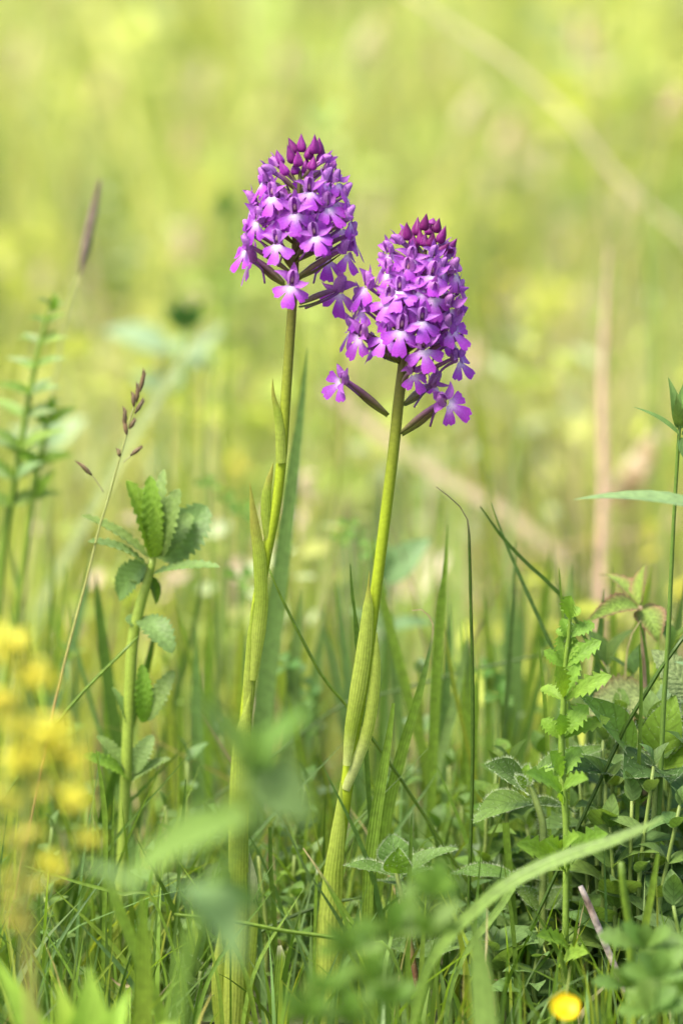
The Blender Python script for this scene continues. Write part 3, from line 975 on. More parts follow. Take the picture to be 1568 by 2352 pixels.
blade('wiry grass stalk with a hooked dry tip', [(1001, 1118), (1040, 1148), (1062, 1172), (1075, 1200), (1077, 1240), (1081, 1400), (1085, 1600), (1084, 1800), (1078, 2000)], [2, 3, 3, 3.5, 7, 8, 9, 9, 9, 9],
      [(0.3, 0.26, 0.15)] * 4 + [G_DEEP] * 5, 0.008, round_=True)
blade('slanting thin grass blade crossing another beside the toothed herb', [(1102, 1163), (1150, 1230), (1200, 1285), (1290, 1372), (1345, 1470), (1400, 1565), (1440, 1650)], [3, 8, 9, 9, 9, 9, 9], [G_DEEP, G_DEEP], 0.035)
blade('long thin grass blade leaning under the crossing blade', [(1128, 1155), (1160, 1245), (1205, 1350), (1250, 1450), (1285, 1530), (1310, 1640)], [2, 7, 9, 9, 9, 9], [G_BLUE, G_DEEP], 0.04)
blade('short upright grass tip behind the toothed herb', [(1283, 1305), (1290, 1400), (1297, 1500), (1300, 1640)], [2, 7, 8, 8], [G_FRESH, G_DEEP], 0.015)
blade('thin grass blade standing to one side of the toothed herb', [(1236, 1470), (1245, 1560), (1255, 1680), (1258, 1800)], [2, 8, 10, 10], [G_FRESH, G_FRESH], 0.02)
blade('thin grass stalk lying level behind the upright blades', [(1270, 1498), (1100, 1535), (1000, 1560), (900, 1590), (780, 1620), (700, 1680)], [6, 7, 8, 8, 8, 8], [G_DEEP, G_DEEP], 0.11, round_=True)
blade('dark grass stalk slanting in front of the wrinkled bramble leaf', [(1575, 1455), (1510, 1545), (1475, 1605), (1440, 1660), (1400, 1745)], [9, 10, 10, 10, 9], [G_DEEP, G_DEEP], -0.004, round_=True)
blade('straight thin grass blade in front of the wrinkled bramble leaf', [(1467, 1480), (1471, 1560), (1470, 1650), (1466, 1750), (1462, 1880)], [3, 8, 9, 9, 9], [G_DEEP, G_FRESH], -0.006)
blade('thin curved grass blade beside the pink bramble stalk', [(1466, 1420), (1478, 1470), (1486, 1530), (1490, 1620), (1490, 1720)], [3, 7, 8, 8, 8], [G_DEEP, G_DEEP], 0.03)
blade('bent pale grass blade looping beside the bramble stalk', [(1470, 1425), (1448, 1460), (1437, 1510), (1434, 1590), (1432, 1700)], [3, 4, 5, 8, 8], [STRAW, G_FRESH, G_FRESH], 0.03)
blade('long pale grass blade arching over the marjoram', [(1522, 1878), (1460, 1908), (1390, 1935), (1310, 1962), (1230, 1995), (1150, 2040), (1080, 2100), (1020, 2165), (975, 2240), (945, 2352)],
      [4, 20, 28, 33, 34, 32, 28, 24, 20, 16], [(0.19, 0.30, 0.06), (0.19, 0.30, 0.05), G_FRESH], -0.12, face=(0, -0.8, 0.7))
blade('narrow pale grass blade bending down beneath the arching blade', [(1178, 2035), (1150, 2080), (1115, 2125), (1080, 2170), (1055, 2220), (1035, 2280), (1018, 2380)], [16, 17, 18, 14, 9, 8, 8], [(0.19, 0.30, 0.06), G_FRESH], -0.045, face=(0, -0.8, 0.6))
blade('thin grass blade standing in front of the small marjoram', [(945, 1868), (942, 1960), (939, 2060), (936, 2180)], [2, 10, 12, 12], [G_DEEP, G_FRESH], -0.012)
blade('thin cut grass stalk with a white tip', [(729, 1992), (727, 2010), (724, 2100), (721, 2230)], [5, 6, 8, 8], [(0.75, 0.72, 0.6), G_FRESH, G_FRESH, G_FRESH, G_FRESH], -0.004, fold=0.1)
blade('cut grass blade with a torn whitish top beside the orchid base', [(642, 2172), (644, 2200), (638, 2250), (636, 2300), (632, 2420)], [9, 24, 18, 30, 28], [(0.7, 0.66, 0.45), G_FRESH, G_FRESH, G_FRESH, G_FRESH], -0.006)
blade('thin green stalk lying slanted behind the shorter orchid base', [(842, 2061), (790, 2068), (740, 2080), (670, 2105), (600, 2140), (540, 2190)], [4, 8, 8, 8, 8, 8], [G_DEEP, G_DEEP], 0.015, round_=True)
blade('blurred pale stalk lying across the orchid bases', [(400, 2100), (470, 2108), (560, 2120), (650, 2138), (740, 2150), (830, 2168), (900, 2190)], [6, 8, 9, 10, 10, 9, 8], [G_FRESH, G_FRESH], -0.055, round_=True)
blade('slanted stalk with a bleached tip crossing the shorter orchid base', [(696, 1948), (722, 1985), (765, 2050), (800, 2105), (830, 2150), (850, 2200)], [3, 5, 8, 8, 8, 8], [(0.6, 0.45, 0.25), G_FRESH, G_FRESH, G_FRESH, G_FRESH], -0.012)
blade('thin dark stalk running down behind the small marjoram', [(980, 1880), (1005, 1940), (1030, 1990), (1060, 2080), (1080, 2200)], [8, 8, 8, 8, 8], [G_DEEP, G_DEEP], 0.03)
blade('upright grass blade with a cut top among the marjoram leaves', [(1160, 1890), (1168, 1990), (1177, 2080), (1186, 2200), (1190, 2300)], [16, 17, 16, 14, 13], [G_FRESH, G_DEEP], 0.002)
blade('slanting flat grass blade behind the marjoram stem', [(1290, 1905), (1250, 1955), (1200, 2010), (1150, 2060), (1110, 2110)], [10, 17, 17, 16, 14], [G_DEEP, G_FRESH], 0.02)
blade('fine upright blade tips beside the yellow bedstraw', [(221, 1722), (232, 1790), (240, 1860), (243, 1960), (240, 2100), (236, 2250)], [2, 9, 13, 12, 10, 9], [G_FRESH, G_FRESH], 0.0)
blade('thin upright grass blade near the yellow bedstraw', [(262, 1828), (259, 1930), (258, 2040), (250, 2200)], [2, 7, 9, 8], [G_FRESH, G_DEEP], 0.004)
blade('thin stalk slanting down from the yellow rattle stem', [(318, 1462), (270, 1510), (200, 1580), (140, 1650), (90, 1720)], [5, 8, 8, 8, 7], [G_FRESH, G_FRESH], 0.03, round_=True)
blade('short dark grass tip beside the blurred herb', [(427, 1790), (423, 1850), (418, 1920), (412, 2000)], [2, 8, 9, 8], [G_DEEP, G_DEEP], 0.006)
blade('thin blade lying low beneath the yellow bedstraw', [(55, 1988), (120, 2008), (200, 2032), (290, 2055), (360, 2080)], [3, 5, 8, 8, 7], [G_FRESH, G_FRESH], -0.03)
blade('slanted grass blade rising from the turf by the orchid base', [(306, 2155), (290, 2210), (268, 2280), (250, 2360)], [3, 8, 9, 8], [G_FRESH, (0.3, 0.38, 0.12)], 0.0)
blade('brown-tipped withered blade curling over the turf', [(255, 2245), (275, 2262), (310, 2268), (345, 2290), (365, 2340), (372, 2400)], [2, 6, 9, 8, 7, 6], [(0.14, 0.09, 0.05), STRAW, STRAW, (0.35, 0.4, 0.15), G_FRESH], -0.004)
blade('long thin stalk slanting up to the taller orchid base', [(500, 2180), (450, 2240), (400, 2295), (340, 2360)], [6, 8, 9, 9], [G_FRESH, G_FRESH], 0.006, round_=True)
blade('short hooked green blade by the taller orchid base', [(395, 2268), (403, 2300), (400, 2340), (392, 2400)], [2, 9, 9, 8], [G_DEEP, G_DEEP], -0.006)
blade('dark slim blade rising beside the upright cut blade', [(620, 1900), (622, 2000), (630, 2100), (634, 2200)], [8, 11, 12, 10], [G_DEEP, G_FRESH], 0.01)
blade('thin stalk at the foot of the hairy marjoram', [(1370, 1830), (1340, 1890), (1310, 1960), (1290, 2040)], [4, 8, 9, 9], [G_DEEP, G_DEEP], 0.02)
blade('dry straw splinter lying low in the turf', [(1128, 2250), (1160, 2254), (1200, 2262), (1240, 2290)], [2, 4, 4, 4], [STRAW, (0.45, 0.3, 0.18)], 0.01, mat=M_dry)
blade('blurred broad pale blade standing before the turf', [(1090, 2120), (1100, 2200), (1110, 2290), (1118, 2420)], [6, 60, 82, 84], [(0.22, 0.33, 0.08), (0.22, 0.33, 0.08)], -0.17, face=(-.8, -.6, 0.1))
blade('blurred yellowish stem standing before the marjoram', [(1425, 1980), (1432, 2050), (1445, 2140), (1450, 2260)], [14, 18, 20, 22], [G_FRESH, G_FRESH], -0.09, round_=True)
blade('blurred slim blade leaning before the marjoram', [(1510, 1960), (1495, 2050), (1480, 2130), (1470, 2230)], [8, 16, 18, 18], [G_FRESH, G_YEL], -0.07)
blade('blurred upright blade between bedstraw and taller orchid', [(325, 2060), (330, 2150), (330, 2250), (326, 2400)], [10, 30, 38, 38], [G_FRESH, G_YEL], -0.12)
blade('blurred leaning blade between bedstraw and taller orchid', [(240, 2000), (275, 2090), (320, 2200), (370, 2330)], [10, 24, 26, 26], [G_FRESH, G_FRESH], -0.10)

# look-alike upright blades out of focus behind the orchids
for vx, vt, dx, w, y, c in [(1180, 1290, -5, 34, .17, G_BLUE), (1160, 1340, 10, 30, .2, G_BLUE), (1205, 1310, -25, 22, .18, G_BLUE), (1120, 1380, 5, 24, .16, G_FRESH), (770, 1330, 60, 26, .13, G_BLUE),
                            (735, 1400, 110, 30, .15, G_BLUE), (690, 1360, -40, 40, .14, G_BLUE), (750, 1380, -70, 34, .17, G_BLUE), (480, 1400, -10, 30, .15, G_FRESH), (450, 1440, 5, 34, .12, G_BLUE),
                            (410, 1420, 8, 24, .2, G_FRESH), (505, 1330, -15, 18, .22, G_BLUE), (240, 1480, 15, 26, .14, G_FRESH), (180, 1440, -15, 20, .17, G_BLUE), (900, 1400, 30, 26, .12, G_BLUE),
                            (1060, 1420, 12, 18, .10, G_FRESH), (1190, 960, -35, 14, .36, (0.30, 0.40, 0.14)), (720, 1290, -35, 24, .3, G_YEL), (860, 1080, 15, 14, .3, G_BLUE), (60, 1380, 20, 22, .2, G_FRESH),
                            (150, 1300, -40, 18, .16, G_FRESH), (560, 1420, -20, 22, .15, G_YEL), (1100, 1500, -20, 16, .08, G_FRESH), (1330, 1480, -30, 14, .12, G_BLUE), (960, 1530, 25, 18, .10, G_FRESH)]:
    c = var(c)
    yy = y * 1.0
    P0 = at(vx, vt, yy)
    hgt = P0[2]
    blade(f"{'broad' if w > 25 else 'slim'} {shade(c)} out-of-focus blade standing well behind {mark(vx)}", [(vx, vt), (vx + dx * .25, vt + 120), (vx + dx * .6, vt + 300), (vx + dx, vt + 480)], [2, w * .7, w, w, w], [c, c], yy, group='grass blades behind the orchids')

for k in range(64):
    y = rng.uniform(0.065, 0.22)
    vx, vt = rng.uniform(-20, 1590), rng.uniform(1230, 1720)
    dx = rng.uniform(-110, 110); w = rng.uniform(10, 30) * (1 + y)
    c = var(rng.choice([G_FRESH, G_DEEP, G_BLUE, G_BLUE, G_YEL, G_FRESH]), .2)
    blade(f"{'broad' if w > 22 else 'narrow'} {shade(c)} {'leaning' if abs(dx) > 45 else 'upright'} undergrowth blade just behind {mark(vx)}", [(vx, vt), (vx + dx * .15, vt + 90), (vx + dx * .5, vt + 230), (vx + dx, vt + 400)], [2, w * .7, w, w, w], [c, c], y, group='undergrowth blades behind the orchid stems',
          face=(rng.uniform(-.8, .8), -1, .2))
for k in range(46):
    y = rng.uniform(0.28, 1.1)
    vx, vt = rng.uniform(-30, 1600), rng.uniform(350, 1250)
    h = at(vx, vt, y)[2]
    if h > 0.30 or h < 0.03:
        continue
    lean = rng.uniform(-90, 90); w = rng.uniform(8, 20)
    c = var(rng.choice([G_YEL, (0.5, 0.52, 0.2), (0.36, 0.44, 0.12), (0.60, 0.48, 0.30), (0.45, 0.52, 0.22)]), .15)
    blade(f"{'broad' if w > 14 else 'slim'} {shade(c)} {'leaning' if abs(lean) > 40 else 'upright'} soft-edged blade in the {'nearer' if y < .6 else 'farther'} blurred meadow", [(vx, vt), (vx + lean * .4, vt + 110), (vx + lean * .8, vt + 260)], [2, w * .8, w], [c, c], y, group='faint blades in the blurred meadow')

# countable fine blades in the focused turf
for k in range(150):
    y = rng.uniform(-0.05, 0.09)
    vx = rng.uniform(-40, 1610)
    x0 = (vx - 784) * PX * (DIST + y) / DIST
    h = rng.uniform(0.03, 0.085) * (1.0 if y > 0 else 0.7)
    b = np.array([x0, y, gz(x0, y) - 0.003])
    a = rng.uniform(0, 2 * math.pi); ln = rng.uniform(0.05, 0.7) * h
    tip = b + np.array([math.cos(a) * ln, math.sin(a) * ln * 0.6, h])
    mid = b * 0.5 + tip * 0.5 + np.array([-math.cos(a) * ln * 0.22, 0, 0.05 * h])
    w = rng.uniform(0.0007, 0.0019)
    c = var(rng.choice([G_FRESH, G_DEEP, G_FRESH, G_YEL, G_BLUE]))
    mb = MB()
    mb.ribbon([tip, mid, b], np.array([0.0001, w * .8, w, w]), np.array([c, c]), fold=0.3, seg=10, face=(rng.uniform(-.8, .8), -1, 0.3))
    single('turf_blade', mb, M_grass, b, f"{'short' if h < .05 else 'taller'} {shade(c)} {'bent' if ln > .35 * h else 'straight'} turf blade at the foot of {mark(vx)}", 'grass blade', 'blades of the low turf')

# ------------------------------------------------------------------ broad-leaved plants
def leaves(o, spec, mat, y=0.0, col=G_FRESH, hair=0, name='leaf', **kw):
    out = []
    for s in spec:
        s = dict(s)
        y0 = s.pop('y0', y); y1 = s.pop('y1', y)
        a, b, w = s.pop('a'), s.pop('b'), s.pop('w')
        c = s.pop('col', col); hn = s.pop('hair', hair)
        q = dict(kw); q.update(s)
        mb = MB()
        rows, Nn = mb.leaf(at(*a, y0), at(*b, y1), w * PX, var(c, 0.08), **q)
        ob = o.part(name, mb, mat)
        if hn:
            hb = MB(); hb.hairs(rows, Nn, hn)
            o.part('hairs', hb, M_hair, parent=ob, kind='stuff')
        out.append(ob)
    return out


def stalk(o, pts, rad, cols, y=0.0, name='stem', root=True, hair=0, mat=None):
    P = V3(pts, y)
    if root:
        P = rooted(P)
    mb = MB(); mb.tube(P, np.array(rad, float) * PX, np.array(cols), n=9, seg=max(10, 5 * len(P)))
    ob = o.part(name, mb, mat or M_stem)
    if hair:
        hb = MB()
        S = spline(P, 60)
        r = np.interp(np.linspace(0, 1, 61), np.linspace(0, 1, len(rad)), rad) * PX
        rows = np.stack([S - RIGHT * r[:, None], S + np.array([0, -1, 0]) * r[:, None], S + RIGHT * r[:, None]], 1)
        hb.hairs(rows, np.array([0, -1.0, 0.1]), hair, length=0.0011, edge_only=0.75)
        o.part('hairs', hb, M_hair, parent=ob, kind='stuff')
    return P


def plant(name, label, cat, vx, vy, y, group=None):
    p = at(vx, vy, y)
    return Thing(name, label, cat, (p[0], y, gz(p[0], y)), group)


# yellow rattle with toothed leaves, behind left of the taller orchid
RT_G, RT_S = (0.18, 0.31, 0.03), (0.18, 0.28, 0.075)
Y = 0.045
o = plant('yellow_rattle', 'yellow rattle plant with stiff toothed leaves beside the taller orchid', 'wildflower', 285, 2000, Y)
stalk(o, [(352, 1280), (338, 1340), (320, 1400), (305, 1480), (298, 1600), (291, 1760), (284, 1900)], [8, 11, 13, 14, 14, 14, 13], [(0.26, 0.35, 0.05)] * 2, Y)
leaves(o, [
    dict(a=(350, 1285), b=(290, 1103), w=63, col=RT_G, n=(.5, -.6, .2), vee=.5),
    dict(a=(356, 1270), b=(345, 1092), w=49, col=RT_G, n=(0, -1, .1)),
    dict(a=(366, 1275), b=(377, 1078), w=40, col=RT_S, n=(-.4, -1, .1), y1=Y + .006),
    dict(a=(370, 1278), b=(412, 1122), w=58, col=RT_S, n=(-.5, -.9, .1)),
    dict(a=(360, 1280), b=(356, 1160), w=34, col=(0.24, 0.36, 0.05), n=(0, -1, .2), y1=Y - .006),
    dict(a=(376, 1290), b=(475, 1162), w=100, col=RT_S, n=(-.3, -1, -.1), y1=Y + .012, y0=Y + .006),
    dict(a=(342, 1282), b=(187, 1184), w=46, col=RT_S, n=(.1, -.30, 1), bow=.06),
    dict(a=(346, 1310), b=(202, 1244), w=49, col=RT_S, n=(.1, -.35, 1), bow=.09, y1=Y - .01),
    dict(a=(352, 1318), b=(506, 1303), w=45, col=RT_S, n=(0, -.35, 1), bow=.05, y1=Y - .008),
    dict(a=(338, 1295), b=(272, 1372), w=73, col=RT_S, n=(-.2, -.9, .5), y1=Y + .012),
    dict(a=(342, 1325), b=(358, 1388), w=34, col=G_DEEP, n=(.5, -.8, .3), y1=Y + .010),
    dict(a=(318, 1432), b=(288, 1420), w=30, col=RT_S, n=(0, -.8, .7)),
    dict(a=(322, 1422), b=(396, 1500), w=67, col=RT_S, n=(.2, -.8, .6), y1=Y - .010, bow=.18),
    dict(a=(356, 1280), b=(330, 1120), w=36, col=RT_S, n=(.3, -1, .1), y1=Y + .010),
    dict(a=(364, 1285), b=(440, 1180), w=60, col=RT_S, n=(-.4, -1, .1), y1=Y + .008),
    dict(a=(345, 1335), b=(300, 1330), w=40, col=RT_S, n=(0, -.7, .8), y1=Y + .006),
    dict(a=(330, 1660), b=(326, 1525), w=40, col=RT_G, n=(.2, -1, .1)),
    dict(a=(338, 1655), b=(400, 1540), w=45, col=RT_S, n=(-.3, -1, .2)),
    dict(a=(298, 1675), b=(258, 1578), w=24, col=RT_S, n=(.3, -.5, .6)),
    dict(a=(300, 1780), b=(222, 1690), w=36, col=RT_S, n=(.2, -.6, .8)),
    dict(a=(300, 1795), b=(392, 1742), w=34, col=RT_S, n=(0, -.5, 1)),
    dict(a=(306, 1775), b=(352, 1688), w=45, col=RT_S, n=(-.3, -1, .2)),
    dict(a=(296, 1790), b=(188, 1738), w=46, col=RT_G, n=(0, -.7, .8), y1=Y - .012),
], M_leaf, Y, prof='oblong', serr=0.4, teeth=10, rug=0.012, nv=9, nt=44, vee=0.3)

# blurred feathery herb at the left, further behind
Y = 0.17
o = plant('feathery_herb', 'blurred feathery toothed herb standing behind the yellow rattle', 'wildflower', 10, 1500, Y)
stalk(o, [(122, 690), (100, 760), (82, 840), (64, 930), (45, 1040), (25, 1160), (5, 1290), (-5, 1420)], [4, 6, 7, 8, 8, 9, 9, 9], [G_FRESH, G_FRESH], Y)
sp = []
nodes = [(118, 705), (108, 740), (95, 790), (84, 845), (70, 905), (60, 960), (48, 1030), (34, 1100), (26, 1160)]
for i, (nx, ny) in enumerate(nodes):
    L = 40 + 11 * i
    for sg in (-1, 1, -.7, .7):
        sp.append(dict(a=(nx, ny), b=(nx + sg * L * rng.uniform(.8, 1.1), ny - L * rng.uniform(.15, .5)), w=16 + 3 * i, col=(0.24, 0.36, 0.08) if rng.random() < .7 else (0.26, 0.36, 0.15),
                       n=(-.2 * sg, -.7, .7), y1=Y + rng.uniform(-.012, .012)))
sp.append(dict(a=(122, 715), b=(128, 672), w=26, col=RT_G, n=(0, -1, .1)))
leaves(o, sp, M_cut, Y, prof='lance', serr=0.6, teeth=6, nt=24)
o = plant('feathery_herb', 'second blurred toothed herb stem leaning against the feathery herb', 'wildflower', 60, 1500, Y)
stalk(o, [(118, 940), (95, 1040), (75, 1150), (55, 1290)], [4, 7, 8, 8], [G_FRESH, G_FRESH], Y)
leaves(o, [dict(a=(110, 970), b=(180, 935), w=36, n=(0, -.7, .7)), dict(a=(108, 975), b=(60, 930), w=30, n=(0, -.7, .7)), dict(a=(92, 1060), b=(172, 1045), w=36, n=(0, -.7, .7)),
           dict(a=(90, 1065), b=(20, 1030), w=36, n=(0, -.7, .7)), dict(a=(78, 1140), b=(130, 1080), w=34, n=(0, -.7, .7)), dict(a=(117, 945), b=(122, 905), w=24, n=(0, -1, .2))], M_cut, Y, col=RT_G, prof='lance', serr=.6, teeth=6, nt=24)


def spikelets(o, pts, col, size=(30, 9), y=0.0, name='spikelet', mat=None):
    for (a, b) in pts:
        mb = MB()
        P0, P1 = at(*a, y), at(*b, y)
        mb.tube([P0, P0 * .5 + P1 * .5, P1], np.array([.3, 1.0, .85, .1]) * size[1] * PX / 2, np.array([var(col), var(col)]), n=6, seg=6)
        d = P1 - P0
        for k in range(3):
            q = P0 + d * (0.15 + .22 * k)
            s_ = RIGHT * (1 if k % 2 else -1) * size[1] * PX * .45
            mb.leaf(q, q + d * .5 + s_, size[1] * PX * .5, var(col), n=(0, -1, 0), nt=6, nu=3, prof='lance')
        o.part(name, mb, mat or M_dry)


# grasses in seed
Y = 0.035
o = plant('fescue_grass', 'thin reddish grass stalk with a sparse brown seed head', 'grass', 100, 1900, Y)
stalk(o, [(332, 850), (318, 905), (300, 960), (288, 1010), (270, 1070), (248, 1150), (228, 1215), (205, 1310), (165, 1460), (130, 1600), (105, 1720)], [1.2, 1.6, 2, 2.2, 2.4, 2.6, 3, 3, 3, 3, 3],
      [(0.33, 0.34, 0.12), (0.3, 0.33, 0.1), (0.34, 0.33, 0.1), (0.42, 0.22, 0.08), (0.30, 0.24, 0.08), (0.26, 0.11, 0.06)], Y)
stalk(o, [(238, 1130), (215, 1095), (190, 1065)], [1.4, 1.2, 1.2], [(0.33, 0.3, 0.14)] * 2, Y, name='pedicel', root=False)
stalk(o, [(284, 1062), (300, 1048), (314, 1040)], [1.3, 1.1, 1.1], [(0.33, 0.3, 0.14)] * 2, Y, name='pedicel', root=False)
spikelets(o, [((322, 900), (333, 848)), ((314, 925), (318, 880)), ((310, 950), (332, 915)), ((308, 935), (306, 900)), ((288, 975), (287, 935)), ((292, 1000), (286, 965)), ((298, 985), (312, 960)),
              ((300, 1046), (328, 1024)), ((276, 1050), (272, 1030)), ((212, 1092), (180, 1060))], (0.19, 0.13, 0.07), (30, 11), Y)
Y = 0.21
o = plant('foxtail_grass', 'blurred foxtail grass with a slim brown spike', 'grass', 40, 1500, Y)
stalk(o, [(183, 628), (165, 680), (150, 745), (130, 850), (110, 980), (90, 1150)], [2.5, 3, 3, 3.5, 4, 4], [(0.36, 0.38, 0.14)] * 2, Y)
mb = MB(); A, B = at(183, 632, Y), at(229, 420, Y)
mb.tube([A, A * .7 + B * .3, A * .35 + B * .65, B], np.array([3, 11, 12, 11, 8, 2]) * PX, (0.27, 0.2, 0.16), n=9, seg=16)
for k in range(160):
    t = rng.uniform(0.02, 0.97); q = A + (B - A) * t; an = rng.uniform(0, 6.28)
    d = np.array([math.cos(an), math.sin(an), 0]) * (12 * PX) * math.sin(math.pi * (t * .85 + .1)) + nrm(B - A) * 16 * PX
    mb.leaf(q + d * .4, q + d * 1.15, 5 * PX, var((0.32, 0.22, 0.2)), n=(math.cos(an), math.sin(an), .2), nt=3, nu=3, prof='lance')
o.part('seed_head', mb, M_dry)

# lady's bedstraw, yellow, close to the camera
Y = -0.33
o = plant('yellow_bedstraw', 'tall blurred yellow bedstraw with frothy flower clusters', 'wildflower', 60, 2500, Y)
P = stalk(o, [(25, 1450), (45, 1600), (60, 1750), (62, 1900), (60, 2080), (70, 2250), (80, 2420)], [4, 6, 7, 8, 8, 9, 9], [G_FRESH, (0.3, 0.3, 0.07), (0.32, 0.25, 0.09), (0.32, 0.22, 0.1)], Y)
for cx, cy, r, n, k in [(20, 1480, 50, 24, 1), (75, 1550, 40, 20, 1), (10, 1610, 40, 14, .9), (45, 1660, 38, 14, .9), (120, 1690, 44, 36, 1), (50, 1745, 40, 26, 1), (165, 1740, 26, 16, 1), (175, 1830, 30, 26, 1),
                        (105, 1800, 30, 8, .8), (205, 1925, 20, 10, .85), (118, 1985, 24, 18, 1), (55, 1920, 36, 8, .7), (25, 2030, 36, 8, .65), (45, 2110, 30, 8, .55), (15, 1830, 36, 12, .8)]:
    mb = MB()
    c = at(cx, cy, Y)
    tgt = P[min(len(P) - 1, max(0, int((cy - 1450) / 150)))]
    for j in range(int(n * 1.5)):
        p = c + np.array([rng.gauss(0, .6), rng.gauss(0, .5), rng.gauss(0, .5)]) * r * 0.72 * PX
        nn = nrm(np.array([rng.uniform(-1, 1), -rng.uniform(.2, 1), rng.uniform(.1, 1)]))
        s1 = nrm(np.cross(nn, (0, 0, 1))); s2 = np.cross(s1, nn)
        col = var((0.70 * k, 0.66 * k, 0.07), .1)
        for q in range(4):
            an = q * math.pi / 2
            d = s1 * math.cos(an) + s2 * math.sin(an)
            mb.leaf(p, p + d * 0.0017, 0.0011, col, n=nn, nt=4, nu=3, prof='ovate')
        if j % 3 == 0:
            mb.tube([p, (p + c) / 2, c], 0.00022, (0.30, 0.34, 0.06), n=4, seg=3)
    mb.tube([c, (c + tgt) / 2 + np.array([0, 0, -.003]), tgt], 0.0004, (0.26, 0.32, 0.06), n=5, seg=6)
    o.part('flower_cluster', mb, M_yellow)

# big blurred herb in front of the taller orchid
Y = -0.36
FG, FS = (0.15, 0.26, 0.04), (0.18, 0.28, 0.09)
o = plant('foreground_herb', 'large blurred herb with long drooping leaves before the taller orchid', 'wildflower', 520, 2500, Y)
stalk(o, [(572, 1735), (570, 1850), (540, 1960), (480, 2060), (430, 2200), (400, 2420)], [8, 11, 12, 13, 13, 13], [FG, FG], Y)
leaves(o, [
    dict(a=(566, 1765), b=(425, 1590), w=70, col=FS, n=(.4, -.8, .5), y1=Y - .02),
    dict(a=(578, 1755), b=(730, 1618), w=58, col=FG, n=(-.3, -.8, .6), y1=Y + .02),
    dict(a=(575, 1760), b=(640, 1660), w=68, col=FG, n=(-.2, -1, .4)),
    dict(a=(580, 1790), b=(722, 1890), w=127, col=FS, n=(.2, -.8, .7)),
    dict(a=(570, 1800), b=(640, 1780), w=88, col=FS, n=(0, -.7, .8)),
    dict(a=(560, 1880), b=(262, 2058), w=98, col=(0.20, 0.32, 0.07), n=(.1, -.55, 1), y1=Y - .03, bow=.1),
    dict(a=(330, 2050), b=(160, 1985), w=45, col=FS, n=(0, -.4, 1), bow=.08),
    dict(a=(440, 2030), b=(545, 2235), w=117, col=FS, n=(.4, -.7, .7), y1=Y - .02, bow=.12),
    dict(a=(470, 2040), b=(620, 2090), w=68, col=FG, n=(.1, -.7, .8)),
    dict(a=(570, 1850), b=(480, 1930), w=68, col=FG, n=(.1, -.7, .8)),
    dict(a=(574, 1748), b=(556, 1660), w=49, col=FG, n=(0, -1, .3)),
], M_leaf, Y, prof='lance', serr=.18, teeth=11, nt=30, vee=.3)
mb = MB(); q = at(552, 1815, Y - .02)
mb.tube([q + np.array([0.001, 0.012, -.006]), q, q + np.array([0, -.004, .004])], np.array([2, 14, 16, 4]) * PX, (0.42, 0.5, 0.16), n=9, seg=8)
o.part('bud', mb, M_leaf)

# bright leaves at the lower left, close to the camera
Y = -0.2
o = plant('broadleaf_rosette', 'bright blurred broad-leaved rosette at the foot of the bedstraw', 'wildflower', 190, 2500, Y)
leaves(o, [dict(a=(200, 2560), b=(205, 2215), w=144, n=(.2, -1, .2)), dict(a=(180, 2560), b=(130, 2250), w=108, n=(.3, -1, .3)), dict(a=(210, 2560), b=(300, 2270), w=108, n=(-.3, -.9, .4)),
               dict(a=(150, 2570), b=(-20, 2190), w=96, n=(.4, -.9, .4)), dict(a=(230, 2570), b=(420, 2330), w=96, n=(-.3, -.8, .7))], M_leaf, Y, col=(0.30, 0.45, 0.06), prof='lance', vee=.3)


# trefoils (clover-like)
def trefoil(label, stems, y, size, col=G_FRESH, group=None, base=None):
    vx, vy = base
    o = plant('clover', label, 'clover', vx, vy, y, group)
    foot = at(vx, vy, y); foot = np.array([foot[0], y, gz(foot[0], y)])
    for (sx, sy) in stems:
        yy = y + rng.uniform(-.025, .025)
        hd = at(sx, sy, yy)
        mb = MB(); mb.tube([hd, hd * .5 + foot * .5 + np.array([(hd[0] - foot[0]) * .2, 0, 0.002]), foot], np.array([3, 3.5, 4]) * PX, var(col), n=5, seg=8)
        st = o.part('stalk', mb, M_stem)
        a0 = rng.uniform(0, 6.28)
        up = nrm(np.array([rng.uniform(-.4, .4), -rng.uniform(.3, .9), rng.uniform(.5, 1)]))
        s1 = nrm(np.cross(up, (0, 1, 0.2))); s2 = np.cross(up, s1)
        for q in range(3):
            an = a0 + q * 2.094
            d = s1 * math.cos(an) + s2 * math.sin(an)
            mb = MB(); L = size * PX * rng.uniform(.85, 1.15)
            mb.leaf(hd, hd + d * L + up * L * .15, L * .72, var(col, .1), n=up, prof='obovate', nt=10, nu=5, vee=.3)
            o.part('leaflet', mb, M_leaf, parent=st)
    return o



